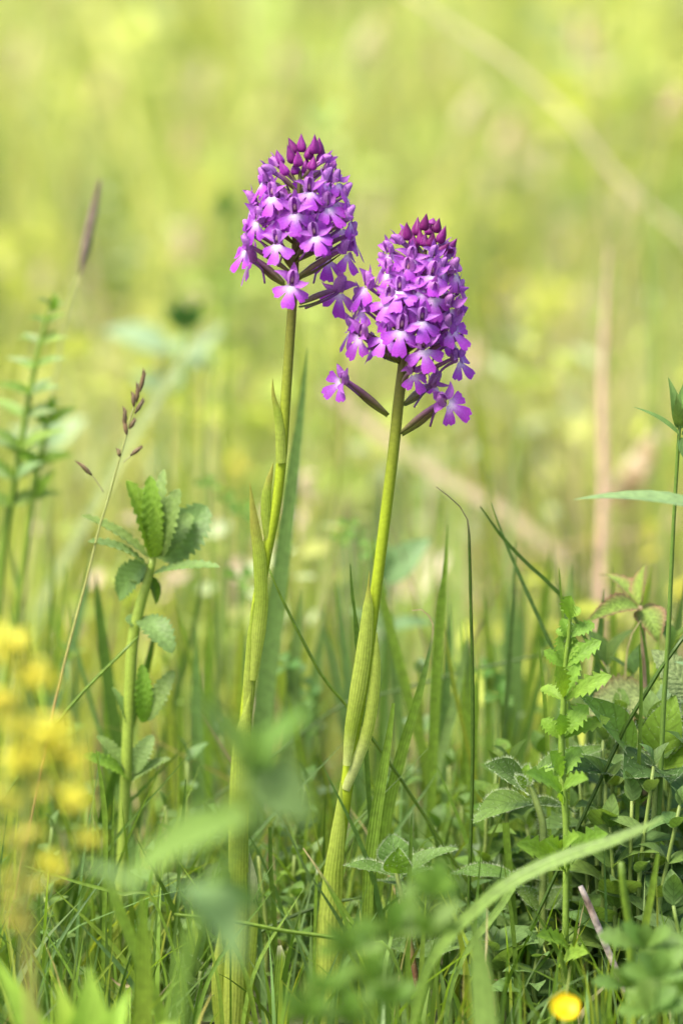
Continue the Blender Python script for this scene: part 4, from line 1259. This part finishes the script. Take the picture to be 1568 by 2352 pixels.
def cut_clump(label, spots, y, size, col, base):
    vx, vy = base
    o = plant('toothed_herb', label, 'wildflower', vx, vy, y)
    foot = at(vx, vy, y); foot = np.array([foot[0], y, gz(foot[0], y)])
    for (sx, sy) in spots:
        yy = y + rng.uniform(-.03, .03)
        hd = at(sx, sy, yy)
        ft = foot + np.array([(hd[0] - foot[0]) * .5, 0, 0])
        mb = MB(); mb.tube([hd, hd * .5 + ft * .5 + np.array([(hd[0] - ft[0]) * .2, 0, 0.002]), ft], np.array([3, 4, 5]) * PX, var(col), n=5, seg=8)
        st = o.part('stem', mb, M_stem)
        for q in range(5):
            an = math.pi * (0.08 + 0.21 * q) + rng.uniform(-.15, .15)
            d = np.array([math.cos(an), rng.uniform(-.5, .3), math.sin(an) * .8 + .05])
            L = size * PX * rng.uniform(.8, 1.7)
            mb = MB(); mb.leaf(hd, hd + d * L, L * .42, var(col, .12), n=(-.2 * d[0], -.7, .7), prof='obovate', serr=.75, teeth=5, nt=20, nu=5, vee=.25)
            o.part('leaf', mb, M_cut, parent=st)
    return o


cut_clump('blurred toothed leaf clump in front of the shorter orchid base', [(800, 2190), (900, 2150), (1000, 2060), (750, 2280), (850, 2260), (715, 2340), (800, 2350), (900, 2310), (980, 2150)],
          -0.25, 58, (0.12, 0.22, 0.028), (860, 2560))
cut_clump('blurred toothed leaf clump at the foot of the large marjoram', [(1480, 2180), (1545, 2200), (1510, 2250), (1440, 2270), (1565, 2300), (1490, 2330)], -0.14, 66, (0.14, 0.24, 0.045), (1500, 2560))
trefoil('small dark clover behind the shorter orchid stem', [(800, 1210), (822, 1238), (780, 1240), (850, 1262)], 0.20, 34, (0.13, 0.24, 0.035), base=(830, 1900))
trefoil('dark clover patch behind the wiry hooked stalk', [(1130, 1570), (1150, 1600), (1110, 1540)], 0.14, 40, (0.08, 0.18, 0.02), base=(1130, 1950))
trefoil('low dark clover behind the upright flat blades', [(690, 1560), (660, 1530), (710, 1600)], 0.16, 40, (0.08, 0.17, 0.03), base=(690, 1950))
trefoil('dim clover tuft behind the yellow rattle', [(520, 1150), (560, 1180), (550, 1330), (480, 1115)], 0.22, 40, (0.12, 0.23, 0.03), base=(530, 1900))

# upright herb with cut leaves
Y = -0.012
o = plant('toothed_herb', 'upright green herb with deeply toothed leaves above the marjoram', 'wildflower', 1297, 2420, Y)
stalk(o, [(1310, 1400), (1305, 1460), (1296, 1540), (1293, 1620), (1288, 1700), (1292, 1800), (1299, 1900), (1299, 2050), (1297, 2200), (1297, 2300)], [3, 5, 6, 7, 8, 8, 8, 8, 8, 8], [G_FRESH, (0.2, 0.3, 0.05)], Y, hair=260)
cut = [((1308, 1425), (1311, 1368), 34), ((1308, 1420), (1292, 1392), 20), ((1310, 1420), (1330, 1395), 22), ((1306, 1466), (1277, 1445), 22), ((1306, 1466), (1364, 1432), 30), ((1304, 1470), (1290, 1420), 26),
       ((1300, 1500), (1316, 1430), 30), ((1294, 1536), (1248, 1494), 28), ((1294, 1536), (1380, 1472), 36), ((1296, 1532), (1284, 1460), 34), ((1296, 1530), (1322, 1465), 30),
       ((1293, 1611), (1243, 1578), 28), ((1293, 1611), (1404, 1552), 38), ((1294, 1606), (1276, 1530), 36), ((1295, 1606), (1330, 1520), 30),
       ((1286, 1699), (1243, 1652), 34), ((1286, 1699), (1350, 1620), 44), ((1288, 1695), (1285, 1640), 30), ((1288, 1700), (1400, 1650), 26),
       ((1290, 1790), (1262, 1725), 34), ((1290, 1790), (1330, 1715), 38), ((1292, 1800), (1238, 1765), 30), ((1294, 1850), (1205, 1775), 40), ((1294, 1850), (1350, 1790), 40), ((1298, 2010), (1185, 1940), 52), ((1298, 2010), (1395, 1915), 56), ((1298, 2005), (1250, 1930), 40), ((1298, 2005), (1330, 1920), 44), ((1297, 2200), (1230, 2150), 36), ((1297, 2240), (1350, 2190), 40)]
leaves(o, [dict(a=a, b=b, w=w * 1.15, n=(-.25 if b[0] > a[0] else .25, -.8, .5), y1=Y + rng.uniform(-.008, .006) - (0.035 if a[1] > 1840 else 0)) for a, b, w in cut], M_leaf, Y, col=(0.18, 0.31, 0.035), prof='obovate', serr=.66, teeth=7, nt=56, vee=.25)

# marjoram
MJ, MJD, MJU = (0.12, 0.205, 0.045), (0.065, 0.13, 0.03), (0.18, 0.30, 0.035)
Y = 0.0
o = plant('marjoram', 'hairy marjoram sprig with grey-green leaves below the toothed herb', 'herb', 1255, 2420, Y)
stalk(o, [(1215, 1800), (1232, 1845), (1246, 1900), (1246, 2000), (1245, 2089), (1250, 2180), (1256, 2300)], [6, 8, 9, 9, 9, 9, 9], [(0.24, 0.32, 0.09), (0.22, 0.28, 0.07), (0.2, 0.24, 0.06)], Y, hair=700)
leaves(o, [
    dict(a=(1206, 1812), b=(1109, 1758), w=86, n=(.25, -.75, .7), y1=-.014),
    dict(a=(1204, 1806), b=(1211, 1752), w=36, n=(-.2, -1, .2), col=MJU),
    dict(a=(1206, 1810), b=(1180, 1780), w=26, n=(.2, -.8, .6), col=MJU, y0=-.012, y1=-.014),
    dict(a=(1222, 1798), b=(1392, 1716), w=68, n=(0, -.5, 1), y1=.014),
    dict(a=(1214, 1842), b=(1084, 1893), w=83, n=(.0, -.6, 1), y1=-.012, bow=.14),
    dict(a=(1226, 1850), b=(1320, 1870), w=52, n=(0, -.4, 1), y1=.012),
    dict(a=(1180, 2016), b=(1034, 2008), w=57, n=(0, -.45, 1), y1=-.004, bow=.06),
    dict(a=(1243, 2085), b=(1180, 2040), w=52, n=(.2, -.7, .7), col=MJ),
    dict(a=(1248, 2085), b=(1300, 2040), w=47, n=(-.2, -.7, .7)),
    dict(a=(1245, 2020), b=(1165, 2012), w=39, n=(0, -.4, 1)),
], M_hairy, Y, col=MJ, prof='ovate', vee=.3, hair=330, wave=.012)
Y = 0.004
o = plant('marjoram', 'large marjoram with dark folded leaves below the bramble', 'herb', 1495, 2420, Y)
stalk(o, [(1506, 1745), (1508, 1800), (1502, 1900), (1495, 2000), (1492, 2100), (1490, 2250)], [7, 9, 10, 11, 11, 11], [(0.24, 0.33, 0.09), (0.2, 0.26, 0.07)], Y, hair=500)
leaves(o, [
    dict(a=(1450, 1735), b=(1326, 1596), w=92, n=(.45, -.75, .45), col=(0.17, 0.28, 0.06), y1=-.012, vee=.5),
    dict(a=(1508, 1738), b=(1550, 1596), w=101, n=(-.2, -1, .3), col=MJU),
    dict(a=(1500, 1735), b=(1552, 1562), w=52, n=(.6, -.6, .4), y1=.012, y0=.006),
    dict(a=(1445, 1790), b=(1252, 1765), w=81, n=(0, -.55, 1), col=MJD, y1=-.012, bow=.07),
    dict(a=(1512, 1765), b=(1432, 1790), w=140, n=(0, -.8, .8), col=MJD, y1=-.016),
    dict(a=(1515, 1770), b=(1540, 1800), w=91, n=(.2, -.7, .9), col=MJD, y1=-.014),
    dict(a=(1515, 1780), b=(1600, 1680), w=91, n=(-.4, -.8, .6), col=MJU),
    dict(a=(1512, 1740), b=(1570, 1690), w=60, n=(-.4, -.6, .8)),
    dict(a=(1508, 1800), b=(1420, 1830), w=65, n=(0, -.6, 1), y1=.015),
    dict(a=(1500, 1990), b=(1405, 1982), w=110, n=(0, -.5, 1), col=MJD, y1=-.006),
    dict(a=(1502, 1995), b=(1502, 1915), w=76, n=(0, -1, .3), col=MJU),
    dict(a=(1500, 1995), b=(1580, 2020), w=100, n=(.1, -.6, 1), col=MJD, y1=-.008),
    dict(a=(1495, 2020), b=(1420, 2045), w=44, n=(0, -.4, 1), col=MJU),
    dict(a=(1446, 1735), b=(1512, 1760), w=31, n=(0, -.6, 1), col=MJ),
], M_hairy, Y, col=MJ, prof='ovate', vee=.28, hair=200, wave=.012)
Y = -0.006
o = plant('marjoram', 'small young marjoram with a reddish hairy stem beside the shorter orchid', 'herb', 965, 2420, Y)
stalk(o, [(908, 1960), (912, 2010), (920, 2050), (932, 2110), (946, 2190), (958, 2270), (968, 2350)], [4, 5, 6, 6, 7, 7, 7], [(0.24, 0.32, 0.09), (0.22, 0.25, 0.07), (0.16, 0.07, 0.04), (0.15, 0.07, 0.04)], Y, hair=600)
leaves(o, [
    dict(a=(908, 1985), b=(900, 1915), w=81, n=(0, -.8, .45), y0=Y + .004, y1=Y + .006, hair=420),
    dict(a=(911, 2006), b=(914, 1946), w=68, n=(0, -1, .1), col=MJU, y0=Y - .003, y1=Y - .006, hair=260),
    dict(a=(905, 2012), b=(788, 1990), w=49, n=(0, -.45, 1), y1=Y - .004),
    dict(a=(922, 2010), b=(1052, 1948), w=55, n=(0, -.45, 1), y1=Y - .002),
    dict(a=(922, 2014), b=(1000, 2000), w=34, n=(0, -.5, 1), y1=Y + .012),
    dict(a=(914, 2030), b=(880, 2025), w=57, n=(.2, -.8, .6), y1=Y + .01),
    dict(a=(948, 2200), b=(1120, 2167), w=60, n=(0, -.45, 1), bow=.06),
    dict(a=(944, 2190), b=(880, 2170), w=52, n=(0, -.5, 1), y1=Y + .012),
], M_hairy, Y, col=MJ, prof='ovate', vee=.3, hair=260, wave=.012)
Y = 0.006
o = plant('marjoram', 'half hidden hairy marjoram leaves beside the taller orchid base', 'herb', 440, 2420, Y)
stalk(o, [(460, 2230), (455, 2300), (450, 2380)], [5, 6, 6], [(0.24, 0.32, 0.09)] * 2, Y, hair=160)
leaves(o, [dict(a=(460, 2260), b=(388, 2190), w=68, n=(.2, -.7, .8)), dict(a=(468, 2250), b=(610, 2210), w=60, n=(0, -.5, 1), y0=Y + .012, y1=Y + .012), dict(a=(455, 2340), b=(405, 2310), w=65, n=(.2, -.8, .6)),
           dict(a=(462, 2345), b=(560, 2300), w=78, n=(-.2, -.8, .6), y1=Y + .014)], M_hairy, Y, col=MJ, vee=.3, hair=220)
Y = 0.055
o = plant('broad_leaf_plant', 'dull broad grey-green leaves lying low behind the marjoram', 'plant', 1120, 2150, Y)
leaves(o, [dict(a=(1040, 1990), b=(1190, 1975), w=90, n=(0, -.8, .7)), dict(a=(1120, 2060), b=(1030, 1940), w=80, n=(.2, -.8, .5)), dict(a=(1120, 2060), b=(1250, 1960), w=80, n=(-.2, -.8, .6)), dict(a=(1120, 2120), b=(1110, 2020), w=100, n=(0, -.9, .4))],
       M_leaf, Y, col=(0.17, 0.25, 0.12), prof='ovate', vee=.2)

# small leafy sprigs filling the turf
def sprig(label, vx, vy, y, pairs, size, col, group, mat=None):
    label = f'{shade(col)} {label} {mark(vx)}'
    T = at(vx, vy, y)
    x0 = T[0] + rng.uniform(-.006, .006)
    base = np.array([x0, y, gz(x0, y) - .002])
    o = Thing('leafy_sprig', label, 'plant', base, group)
    mb = MB(); mid = T * .5 + base * .5 + np.array([rng.uniform(-.004, .004), 0, 0])
    mb.tube([T, mid, base], np.array([.0005, .0007, .0009]), var((0.2, 0.27, 0.06)), n=6, seg=10)
    o.part('stem', mb, M_stem)
    a0 = rng.uniform(0, 3.14)
    S = spline([T, mid, base], 20)
    for k in range(pairs):
        p = S[min(20, int(k * 16 / pairs))]
        L = size * PX * (0.55 + 0.6 * k / pairs) * rng.uniform(.85, 1.15)
        for q in (0, 1):
            an = a0 + k * 1.571 + q * 3.1416 + rng.uniform(-.3, .3)
            el = rng.uniform(.0, .7) if k else rng.uniform(.6, 1.2)
            d = np.array([math.cos(an) * math.cos(el), math.sin(an) * math.cos(el), math.sin(el)])
            n = np.array([-math.cos(an) * math.sin(el), -math.sin(an) * math.sin(el), math.cos(el)]) + np.array([0, -.35, 0])
            mb = MB(); mb.leaf(p, p + d * L, L * rng.uniform(.48, .62), var(col, .15), n=n, vee=.28, bow=rng.uniform(.04, .16), nt=14, nu=5, wave=.012)
            o.part('leaf', mb, mat or M_hairy)


for k in range(26):
    vx = rng.uniform(0, 1568)
    sprig('small leafy sprig half hidden in turf by', vx, rng.uniform(1960, 2260) - (60 if vx > 1050 else 0), rng.uniform(0.015, 0.10), rng.choice((3, 4, 5)), rng.uniform(55, 85),
          rng.choice([(0.13, 0.22, 0.05), (0.10, 0.19, 0.03), (0.16, 0.26, 0.04)]), 'leafy sprigs in the turf')
for k in range(34):
    vx = rng.uniform(1090, 1600)
    sprig('leafy sprig crowding the marjoram stems near', vx, rng.uniform(1570, 2120) + max(0, 1340 - vx) * .9, rng.uniform(0.015, 0.085), rng.choice((5, 6, 7)), rng.uniform(75, 125),
          rng.choice([(0.11, 0.19, 0.04), (0.09, 0.17, 0.025), (0.15, 0.25, 0.04)]), 'dark sprigs round the marjoram')
for k, (vx, vy, y) in enumerate([(1385, 1700, .012), (1450, 1840, -.012), (1560, 1850, -.02), (1400, 1900, -.01), (1350, 2010, .03), (1545, 2080, -.03), (1180, 2060, .012), (1120, 2140, -.01), (1470, 2130, -.01), (1590, 1740, .0),
                                (1070, 2060, .02), (1330, 1790, .02), (1235, 2180, -.02), (1500, 1660, .02), (1425, 1640, .025), (1560, 1610, .02), (1350, 1600, .045), (1395, 1530, .06), (1450, 1550, .05), (1545, 1500, .045), (1500, 1760, -.015), (1390, 1800, -.005), (1280, 1900, .03)]):
    sprig('full-leaved front sprig rising by the marjoram and', vx, vy, y, (4 if k % 2 else 6), (rng.uniform(165, 205) if k % 2 else rng.uniform(110, 140)), rng.choice([(0.12, 0.20, 0.055), (0.10, 0.175, 0.04), (0.14, 0.23, 0.045)]), 'front sprigs by the marjoram')
for vx, vy, y in [(1000, 1900, .05), (960, 1960, .03), (1060, 1850, .06), (880, 1880, .07), (700, 1800, .08), (640, 1860, .07), (430, 1750, .08), (380, 1850, .06), (480, 1880, .05), (200, 1850, .07), (120, 1900, .05), (1030, 1760, .09),
                  (930, 1740, .10), (720, 1960, .05), (350, 1980, .04), (90, 2050, .03), (1110, 1960, .04), (680, 2060, .03)]:
    sprig('soft broad-leaved sprig in the undergrowth by', vx, vy, y, 5, rng.uniform(80, 120), rng.choice([(0.12, 0.205, 0.05), (0.10, 0.18, 0.03), (0.15, 0.24, 0.07)]), 'soft sprigs in the undergrowth', M_leaf)
for k in range(20):
    sprig('blurred leafy sprig in the grass behind', rng.uniform(0, 1568), rng.uniform(1480, 1800), rng.uniform(0.13, 0.24), rng.choice((3, 4)), rng.uniform(60, 100),
          rng.choice([(0.14, 0.23, 0.07), (0.10, 0.19, 0.03), (0.20, 0.30, 0.05), (0.17, 0.25, 0.11)]), 'blurred leafy sprigs behind the orchids', M_leaf)

# bramble
Y = 0.05
BR, BRE = (0.20, 0.29, 0.045), (0.26, 0.12, 0.08)
o = plant('bramble', 'young bramble shoot with purple-edged leaflets on a pink stalk', 'bramble', 1482, 2200, Y)
stalk(o, [(1469, 1392), (1474, 1440), (1478, 1500), (1480, 1580), (1481, 1680), (1482, 1800)], [5, 6, 7, 8, 8, 8], [(0.36, 0.25, 0.14), (0.38, 0.26, 0.18), (0.36, 0.28, 0.16)], Y)
leaves(o, [
    dict(a=(1466, 1396), b=(1344, 1432), w=64, n=(.1, -.75, .8), y1=Y - .016, bow=.16),
    dict(a=(1468, 1392), b=(1372, 1320), w=58, n=(.3, -.4, 1), y1=Y + .02, bow=.10),
    dict(a=(1468, 1390), b=(1482, 1296), w=50, n=(-.7, -.7, .4), y1=Y + .014),
    dict(a=(1474, 1400), b=(1512, 1478), w=80, n=(.2, -.9, .3), y1=Y - .008, bow=.2),
    dict(a=(1474, 1400), b=(1550, 1430), w=46, n=(0, -.5, 1), y1=Y + .008),
], M_rough, Y, col=BR, edge=BRE, prof='ovate', serr=.2, teeth=10, rug=.012, nv=8, nt=40, vee=.35)
Y = 0.03
o = plant('bramble', 'low bramble with large wrinkled brown-rimmed leaves', 'bramble', 1500, 2300, Y)
stalk(o, [(1495, 1630), (1500, 1720), (1502, 1850), (1500, 1980)], [5, 6, 7, 7], [(0.26, 0.26, 0.1)] * 2, Y)
leaves(o, [
    dict(a=(1492, 1600), b=(1338, 1640), w=132, n=(.1, -.8, .7), y1=Y - .006, edge=(0.20, 0.16, 0.06)),
    dict(a=(1494, 1640), b=(1400, 1740), w=90, n=(.2, -.8, .6)),
    dict(a=(1500, 1620), b=(1545, 1560), w=70, n=(-.3, -.7, .7), col=(0.2, 0.3, 0.05)),
    dict(a=(1590, 1600), b=(1494, 1492), w=96, n=(.2, -.9, .5), y0=Y - .02, y1=Y - .02, col=(0.22, 0.30, 0.13)),
    dict(a=(1498, 1640), b=(1600, 1590), w=110, n=(-.1, -.8, .6), y1=Y - .018, col=(0.22, 0.30, 0.13)),
], M_rough, Y, col=(0.22, 0.29, 0.10), prof='ovate', serr=.22, teeth=12, rug=.014, nv=9, nt=48, nu=9, vee=.2)

# narrow-leaved stem at the right
Y = -0.004
o = plant('knapweed', 'slender dark stem with narrow opposite leaves beside the bramble', 'wildflower', 1510, 2300, Y)
stalk(o, [(1560, 975), (1556, 1030), (1547, 1180), (1541, 1300), (1534, 1450), (1527, 1560), (1522, 1640), (1515, 1800)], [4, 4.5, 4.5, 5, 5.5, 6, 6, 6], [(0.12, 0.2, 0.03), (0.1, 0.18, 0.03)], Y)
leaves(o, [dict(a=(1560, 1000), b=(1453, 935), w=20, n=(.1, -.5, 1), bow=.08), dict(a=(1558, 985), b=(1533, 866), w=34, n=(.4, -1, .1)), dict(a=(1562, 985), b=(1572, 872), w=36, n=(-.3, -1, .1)), dict(a=(1560, 980), b=(1552, 905), w=30, n=(0, -1, .1), y1=Y - .004),
           dict(a=(1560, 1005), b=(1590, 1085), w=40, n=(.2, -.8, .5)), dict(a=(1564, 1000), b=(1660, 940), w=22, n=(-.1, -.5, 1))], M_leaf, Y, col=(0.16, 0.26, 0.07), prof='lance', vee=.35)
Y = -0.05
o = plant('knapweed', 'stem with long narrow level leaves standing outside the bramble', 'wildflower', 1640, 2400, Y)
stalk(o, [(1630, 1100), (1632, 1300), (1636, 1600), (1640, 1900)], [4, 5, 6, 6], [(0.12, 0.2, 0.03)] * 2, Y)
leaves(o, [dict(a=(1630, 1172), b=(1314, 1148), w=62, n=(0, -.35, 1), bow=.06, serr=.12, teeth=7), dict(a=(1631, 1172), b=(1860, 1120), w=34, n=(0, -.35, 1), serr=.12, teeth=7), dict(a=(1634, 1560), b=(1548, 1520), w=34, n=(.1, -.5, 1))],
       M_leaf, Y, col=(0.20, 0.31, 0.13), prof='lance', vee=.25, nt=30)

# buttercup-like flowers
def buttercup(label, vx, vy, y, r, group=None, k=1.0):
    p = at(vx, vy, y)
    o = Thing('buttercup', label, 'buttercup', (p[0], y + .004, gz(p[0], y)), group)
    foot = np.array([p[0] + 0.004, y + .004, gz(p[0], y) - .003])
    mb = MB(); mb.tube([p + np.array([0, .001, -.0005]), p * .5 + foot * .5 + np.array([.002, .002, 0]), foot], np.array([3, 4, 5]) * PX, (0.17, 0.28, 0.05), n=6, seg=10)
    o.part('stem', mb, M_stem)
    up = nrm(np.array([rng.uniform(-.2, .2), -.75, .7]))
    s1 = nrm(np.cross(up, (0, 0, 1))); s2 = np.cross(s1, up)
    for q in range(5):
        an = q * 1.2566 + .3; d = s1 * math.cos(an) + s2 * math.sin(an)
        mb = MB(); mb.leaf(p, p + d * r * PX + up * r * PX * .45, r * PX * 1.1, var((0.85 * k, (0.66 if r > 31 else 0.76) * k, 0.015 if r > 31 else 0.10), .05), n=up, prof='obovate', nt=8, nu=5, vee=.25, bow=-.15)
        o.part('petal', mb, M_yellow)
    mb = MB()
    t = np.linspace(0, math.pi, 6)
    rr = np.array([[p + (s1 * math.cos(a) + s2 * math.sin(a)) * math.sin(x) * r * .28 * PX + up * (r * .2 * PX - math.cos(x) * r * .22 * PX) for a in np.linspace(0, 6.283, 8, endpoint=False)] for x in t])
    mb.grid(rr, (0.85 * k, 0.67 * k, 0.02), closed=True)
    o.part('flower_centre', mb, M_yellow)


buttercup('blurred yellow buttercup low in front of the turf', 1293, 2318, -0.17, 33)
BGB = 'blurred yellow blossom standing out in the meadow behind'
for vx, vy, y in [(1275, 712, 1.1), (540, 1062, .75), (722, 1168, .7), (565, 1090, .8)]:
    buttercup(BGB, vx, vy, y, 24, 'yellow blossoms in the meadow behind', k=.75)

# dead twig
P = V3([(1332, 2035), (1350, 2075), (1375, 2135), (1398, 2190), (1420, 2242)], -0.035)
P = rooted(P)
mb = MB(); mb.tube(P, np.array([6, 8, 8.5, 8, 8, 8]) * PX, np.array([(0.42, 0.36, 0.32), (0.22, 0.14, 0.10), (0.40, 0.34, 0.30), (0.36, 0.30, 0.26), (0.3, 0.24, 0.2)]), n=9, seg=24)
single('dead_twig', mb, M_wood, P[-1], 'bare grey-brown dead twig stuck in the turf below the marjoram', 'twig')

# ------------------------------------------------------------------ things blurred in the meadow behind
blade('thick blurred pinkish dry stalk standing far behind the bramble', [(1396, 560), (1388, 730), (1383, 900), (1386, 1100), (1380, 1300), (1376, 1450)], [2, 12, 22, 26, 26, 24], [(0.74, 0.50, 0.40), (0.72, 0.50, 0.38)], 0.40, cat='dry stalk', name='dry_stalk', mat=M_dry, round_=True)
blade('long blurred straw arching across the far meadow', [(930, -20), (1040, 60), (1150, 132), (1300, 262), (1400, 388), (1490, 480), (1570, 540), (1640, 640)], [6, 12, 15, 16, 16, 14, 13, 12], [(0.82, 0.70, 0.50), (0.78, 0.64, 0.44)], 0.75, cat='dry stalk', name='dry_stalk', mat=M_dry, round_=True)
blade('blurred pale straw leaning behind the shorter orchid stem', [(740, 890), (810, 945), (880, 1000), (1000, 1085), (1100, 1140), (1180, 1190), (1300, 1290)], [20, 30, 34, 34, 34, 32, 30], [(0.6, 0.48, 0.3), (0.56, 0.44, 0.28)], 0.55, cat='dry stalk', name='dry_stalk', mat=M_dry)
blade('thin blurred brownish stalk rising high above the knapweed', [(1366, -30), (1370, 150), (1374, 400), (1378, 650), (1380, 900)], [8, 10, 12, 12, 12], [(0.4, 0.34, 0.16)] * 2, 0.8, cat='dry stalk', name='dry_stalk', mat=M_dry, round_=True)
blade('faint dark straw lying level behind the bramble', [(1600, 1190), (1450, 1230), (1300, 1255), (1180, 1290), (1100, 1380)], [8, 10, 10, 10, 10], [(0.42, 0.32, 0.16)] * 2, 0.5, cat='dry stalk', name='dry_stalk', mat=M_dry, round_=True)
blade('pale blurred blade slanting behind the fescue seed head', [(445, 780), (400, 850), (350, 930), (300, 1010), (250, 1100)], [14, 26, 28, 28, 28], [(0.46, 0.52, 0.24)] * 2, 0.36, name='grass_blade')

Y = 0.21
o = plant('dock', 'blurred grey-green dock leaves behind the shorter orchid stem', 'plant', 900, 1900, Y)
stalk(o, [(890, 1330), (885, 1450), (890, 1600), (895, 1750)], [6, 8, 9, 9], [G_BLUE] * 2, Y)
leaves(o, [dict(a=(880, 1335), b=(990, 1235), w=92, n=(-.2, -.9, .5)), dict(a=(885, 1330), b=(870, 1230), w=60, n=(.2, -1, .2)), dict(a=(885, 1440), b=(1000, 1430), w=46, n=(0, -.7, .8)), dict(a=(890, 1445), b=(800, 1400), w=50, n=(.1, -.7, .7))], M_leaf, Y, col=(0.17, 0.27, 0.10), vee=.2)
mb = MB(); mb.leaf(at(915, 1360, .5), at(1030, 1275, .5), 150 * PX, (0.58, 0.50, 0.36), n=(0, -.9, .5), vee=.3, bow=.2)
q = at(915, 1360, .5)
mb.tube([q, q + np.array([-.004, .004, -.02]), np.array([q[0] - .006, .51, gz(q[0], .51)])], .0008, (0.6, 0.5, 0.35), n=5, seg=6)
single('dead_leaf', mb, M_dry, (q[0] - .006, .51, gz(q[0], .51)), 'pale cream dead leaf caught in the meadow behind the dock', 'leaf')
Y = 0.55
o = plant('plantain', 'pale blurred broad leaves behind the foxtail grass', 'plant', 330, 1500, Y)
stalk(o, [(390, 800), (380, 950), (370, 1150)], [8, 10, 12], [G_BLUE] * 2, Y)
leaves(o, [dict(a=(390, 800), b=(240, 760), w=110, n=(0, -.7, .8)), dict(a=(390, 790), b=(500, 850), w=90, n=(0, -.7, .8)), dict(a=(385, 900), b=(300, 860), w=80, n=(0, -.7, .8)), dict(a=(385, 900), b=(520, 740), w=60, n=(-.1, -.8, .6))], M_leaf, Y, col=(0.32, 0.42, 0.22), vee=.2)
o = plant('plantain', 'dark blurred leaf clump in the meadow behind the taller orchid', 'plant', 430, 1400, 0.42)
stalk(o, [(425, 740), (425, 900), (430, 1100)], [6, 8, 9], [G_FRESH] * 2, 0.42)
leaves(o, [dict(a=(440, 755), b=(375, 700), w=52, n=(.2, -1, -.4)), dict(a=(430, 750), b=(465, 690), w=46, n=(-.2, -1, -.5)), dict(a=(425, 745), b=(412, 680), w=46, n=(0, -1, -.4))], M_leaf, 0.42, col=(0.05, 0.13, 0.02))
o = plant('plantain', 'pale blurred leaves low behind the feathery herb', 'plant', 100, 1600, 0.4)
stalk(o, [(110, 1020), (110, 1150), (105, 1300)], [6, 8, 9], [G_BLUE] * 2, 0.4)
leaves(o, [dict(a=(110, 1030), b=(200, 960), w=90, n=(0, -.7, .8)), dict(a=(110, 1030), b=(20, 985), w=80, n=(0, -.7, .8)), dict(a=(110, 1040), b=(120, 940), w=70, n=(0, -1, .3))], M_leaf, 0.4, col=(0.33, 0.43, 0.24), vee=.2)
o = plant('meadow_herb', 'blurred leafy herb tip in the meadow above the taller orchid', 'plant', 740, 1300, 0.7)
stalk(o, [(740, 235), (742, 330), (738, 500), (735, 700)], [5, 7, 8, 9], [(0.34, 0.42, 0.1)] * 2, 0.7)
leaves(o, [dict(a=(742, 290), b=(790, 240), w=36, n=(0, -.8, .6)), dict(a=(742, 295), b=(690, 255), w=36, n=(0, -.8, .6)), dict(a=(742, 270), b=(740, 215), w=32, n=(0, -1, .2)), dict(a=(742, 330), b=(800, 300), w=30, n=(0, -.8, .6)), dict(a=(742, 340), b=(680, 300), w=30, n=(0, -.8, .6))],
       M_leaf, 0.7, col=(0.40, 0.50, 0.16))
o = plant('meadow_herb', 'dark blurred leaf tuft in the meadow left of the taller spike', 'plant', 515, 1300, 0.6)
stalk(o, [(515, 470), (512, 620), (510, 800)], [4, 6, 7], [G_FRESH] * 2, 0.6)
leaves(o, [dict(a=(515, 500), b=(512, 425), w=34, n=(0, -1, .1)), dict(a=(515, 500), b=(490, 450), w=24, n=(0, -1, .1)), dict(a=(515, 500), b=(545, 455), w=24, n=(0, -1, .1))], M_leaf, 0.6, col=(0.09, 0.19, 0.03))

# hay grasses with pale seed heads
def hay(vx, vy, y, L, tilt, col, label, group=None):
    T = at(vx, vy, y)
    x0 = T[0] + rng.uniform(-.03, .03) - tilt * .12
    base = np.array([x0, y, gz(x0, y) - .003])
    o = Thing('hay_grass', label, 'grass', base, group)
    s = L * PX
    top = T + np.array([tilt * s * .5, 0, s * .5]); bot = T - np.array([tilt * s * .5, 0, s * .5])
    mb = MB(); mb.tube([top, bot, bot * .5 + base * .5 + np.array([-.01 * tilt, 0, 0]), base], np.array([.0003, .0006, .0009, .001]), var((0.5, 0.46, 0.2)), n=5, seg=12)
    o.part('stem', mb, M_dry)
    mb = MB()
    for k in range(80):
        t = rng.random(); q = bot + (top - bot) * t
        an = rng.uniform(0, 6.28); ln = s * .28 * (1 - .6 * t)
        d = np.array([math.cos(an) * ln, math.sin(an) * ln, ln * rng.uniform(.6, 1.3)])
        mb.leaf(q, q + d, 0.0048, var(col, .15), n=(math.cos(an + 1.5), math.sin(an + 1.5), .3), nt=4, nu=3, prof='lance')
    o.part('seed_head', mb, M_dry)


hay(1470, 1080, .55, 220, .55, (0.66, 0.55, 0.36), 'pale dry seed head leaning beside the pinkish dry stalk')
HG, HL = 'pale seed heads scattered through the far meadow', 'pale blurred hay seed head standing in the far meadow'
for vx, vy, y, L, tl in [(655, 130, 1.3, 90, 0), (850, 95, 1.2, 140, .4), (1090, 245, 1.1, 120, .6), (1335, 85, 1.4, 130, -.2), (1545, 235, .8, 70, .5), (1170, 300, 1.3, 110, .3), (1090, 820, .7, 110, 0), (470, 180, 1.5, 120, .1),
                         (430, 330, 1.4, 110, 0), (1120, 430, 1.3, 100, -.2), (240, 200, 1.8, 120, .2), (60, 120, 1.6, 120, 0), (1440, 460, 1.2, 100, .3), (100, 640, 1.0, 80, .2), (430, 560, 1.1, 120, 0),
                         (860, 480, 1.4, 120, .1), (1300, 560, 1.5, 120, .2), (1010, 130, 1.9, 120, -.2), (180, 420, 1.7, 110, 0)]:
    hay(vx, vy, y, L, tl, rng.choice([(0.82, 0.68, 0.50), (0.78, 0.62, 0.46), (0.76, 0.72, 0.46)]), HL, HG)
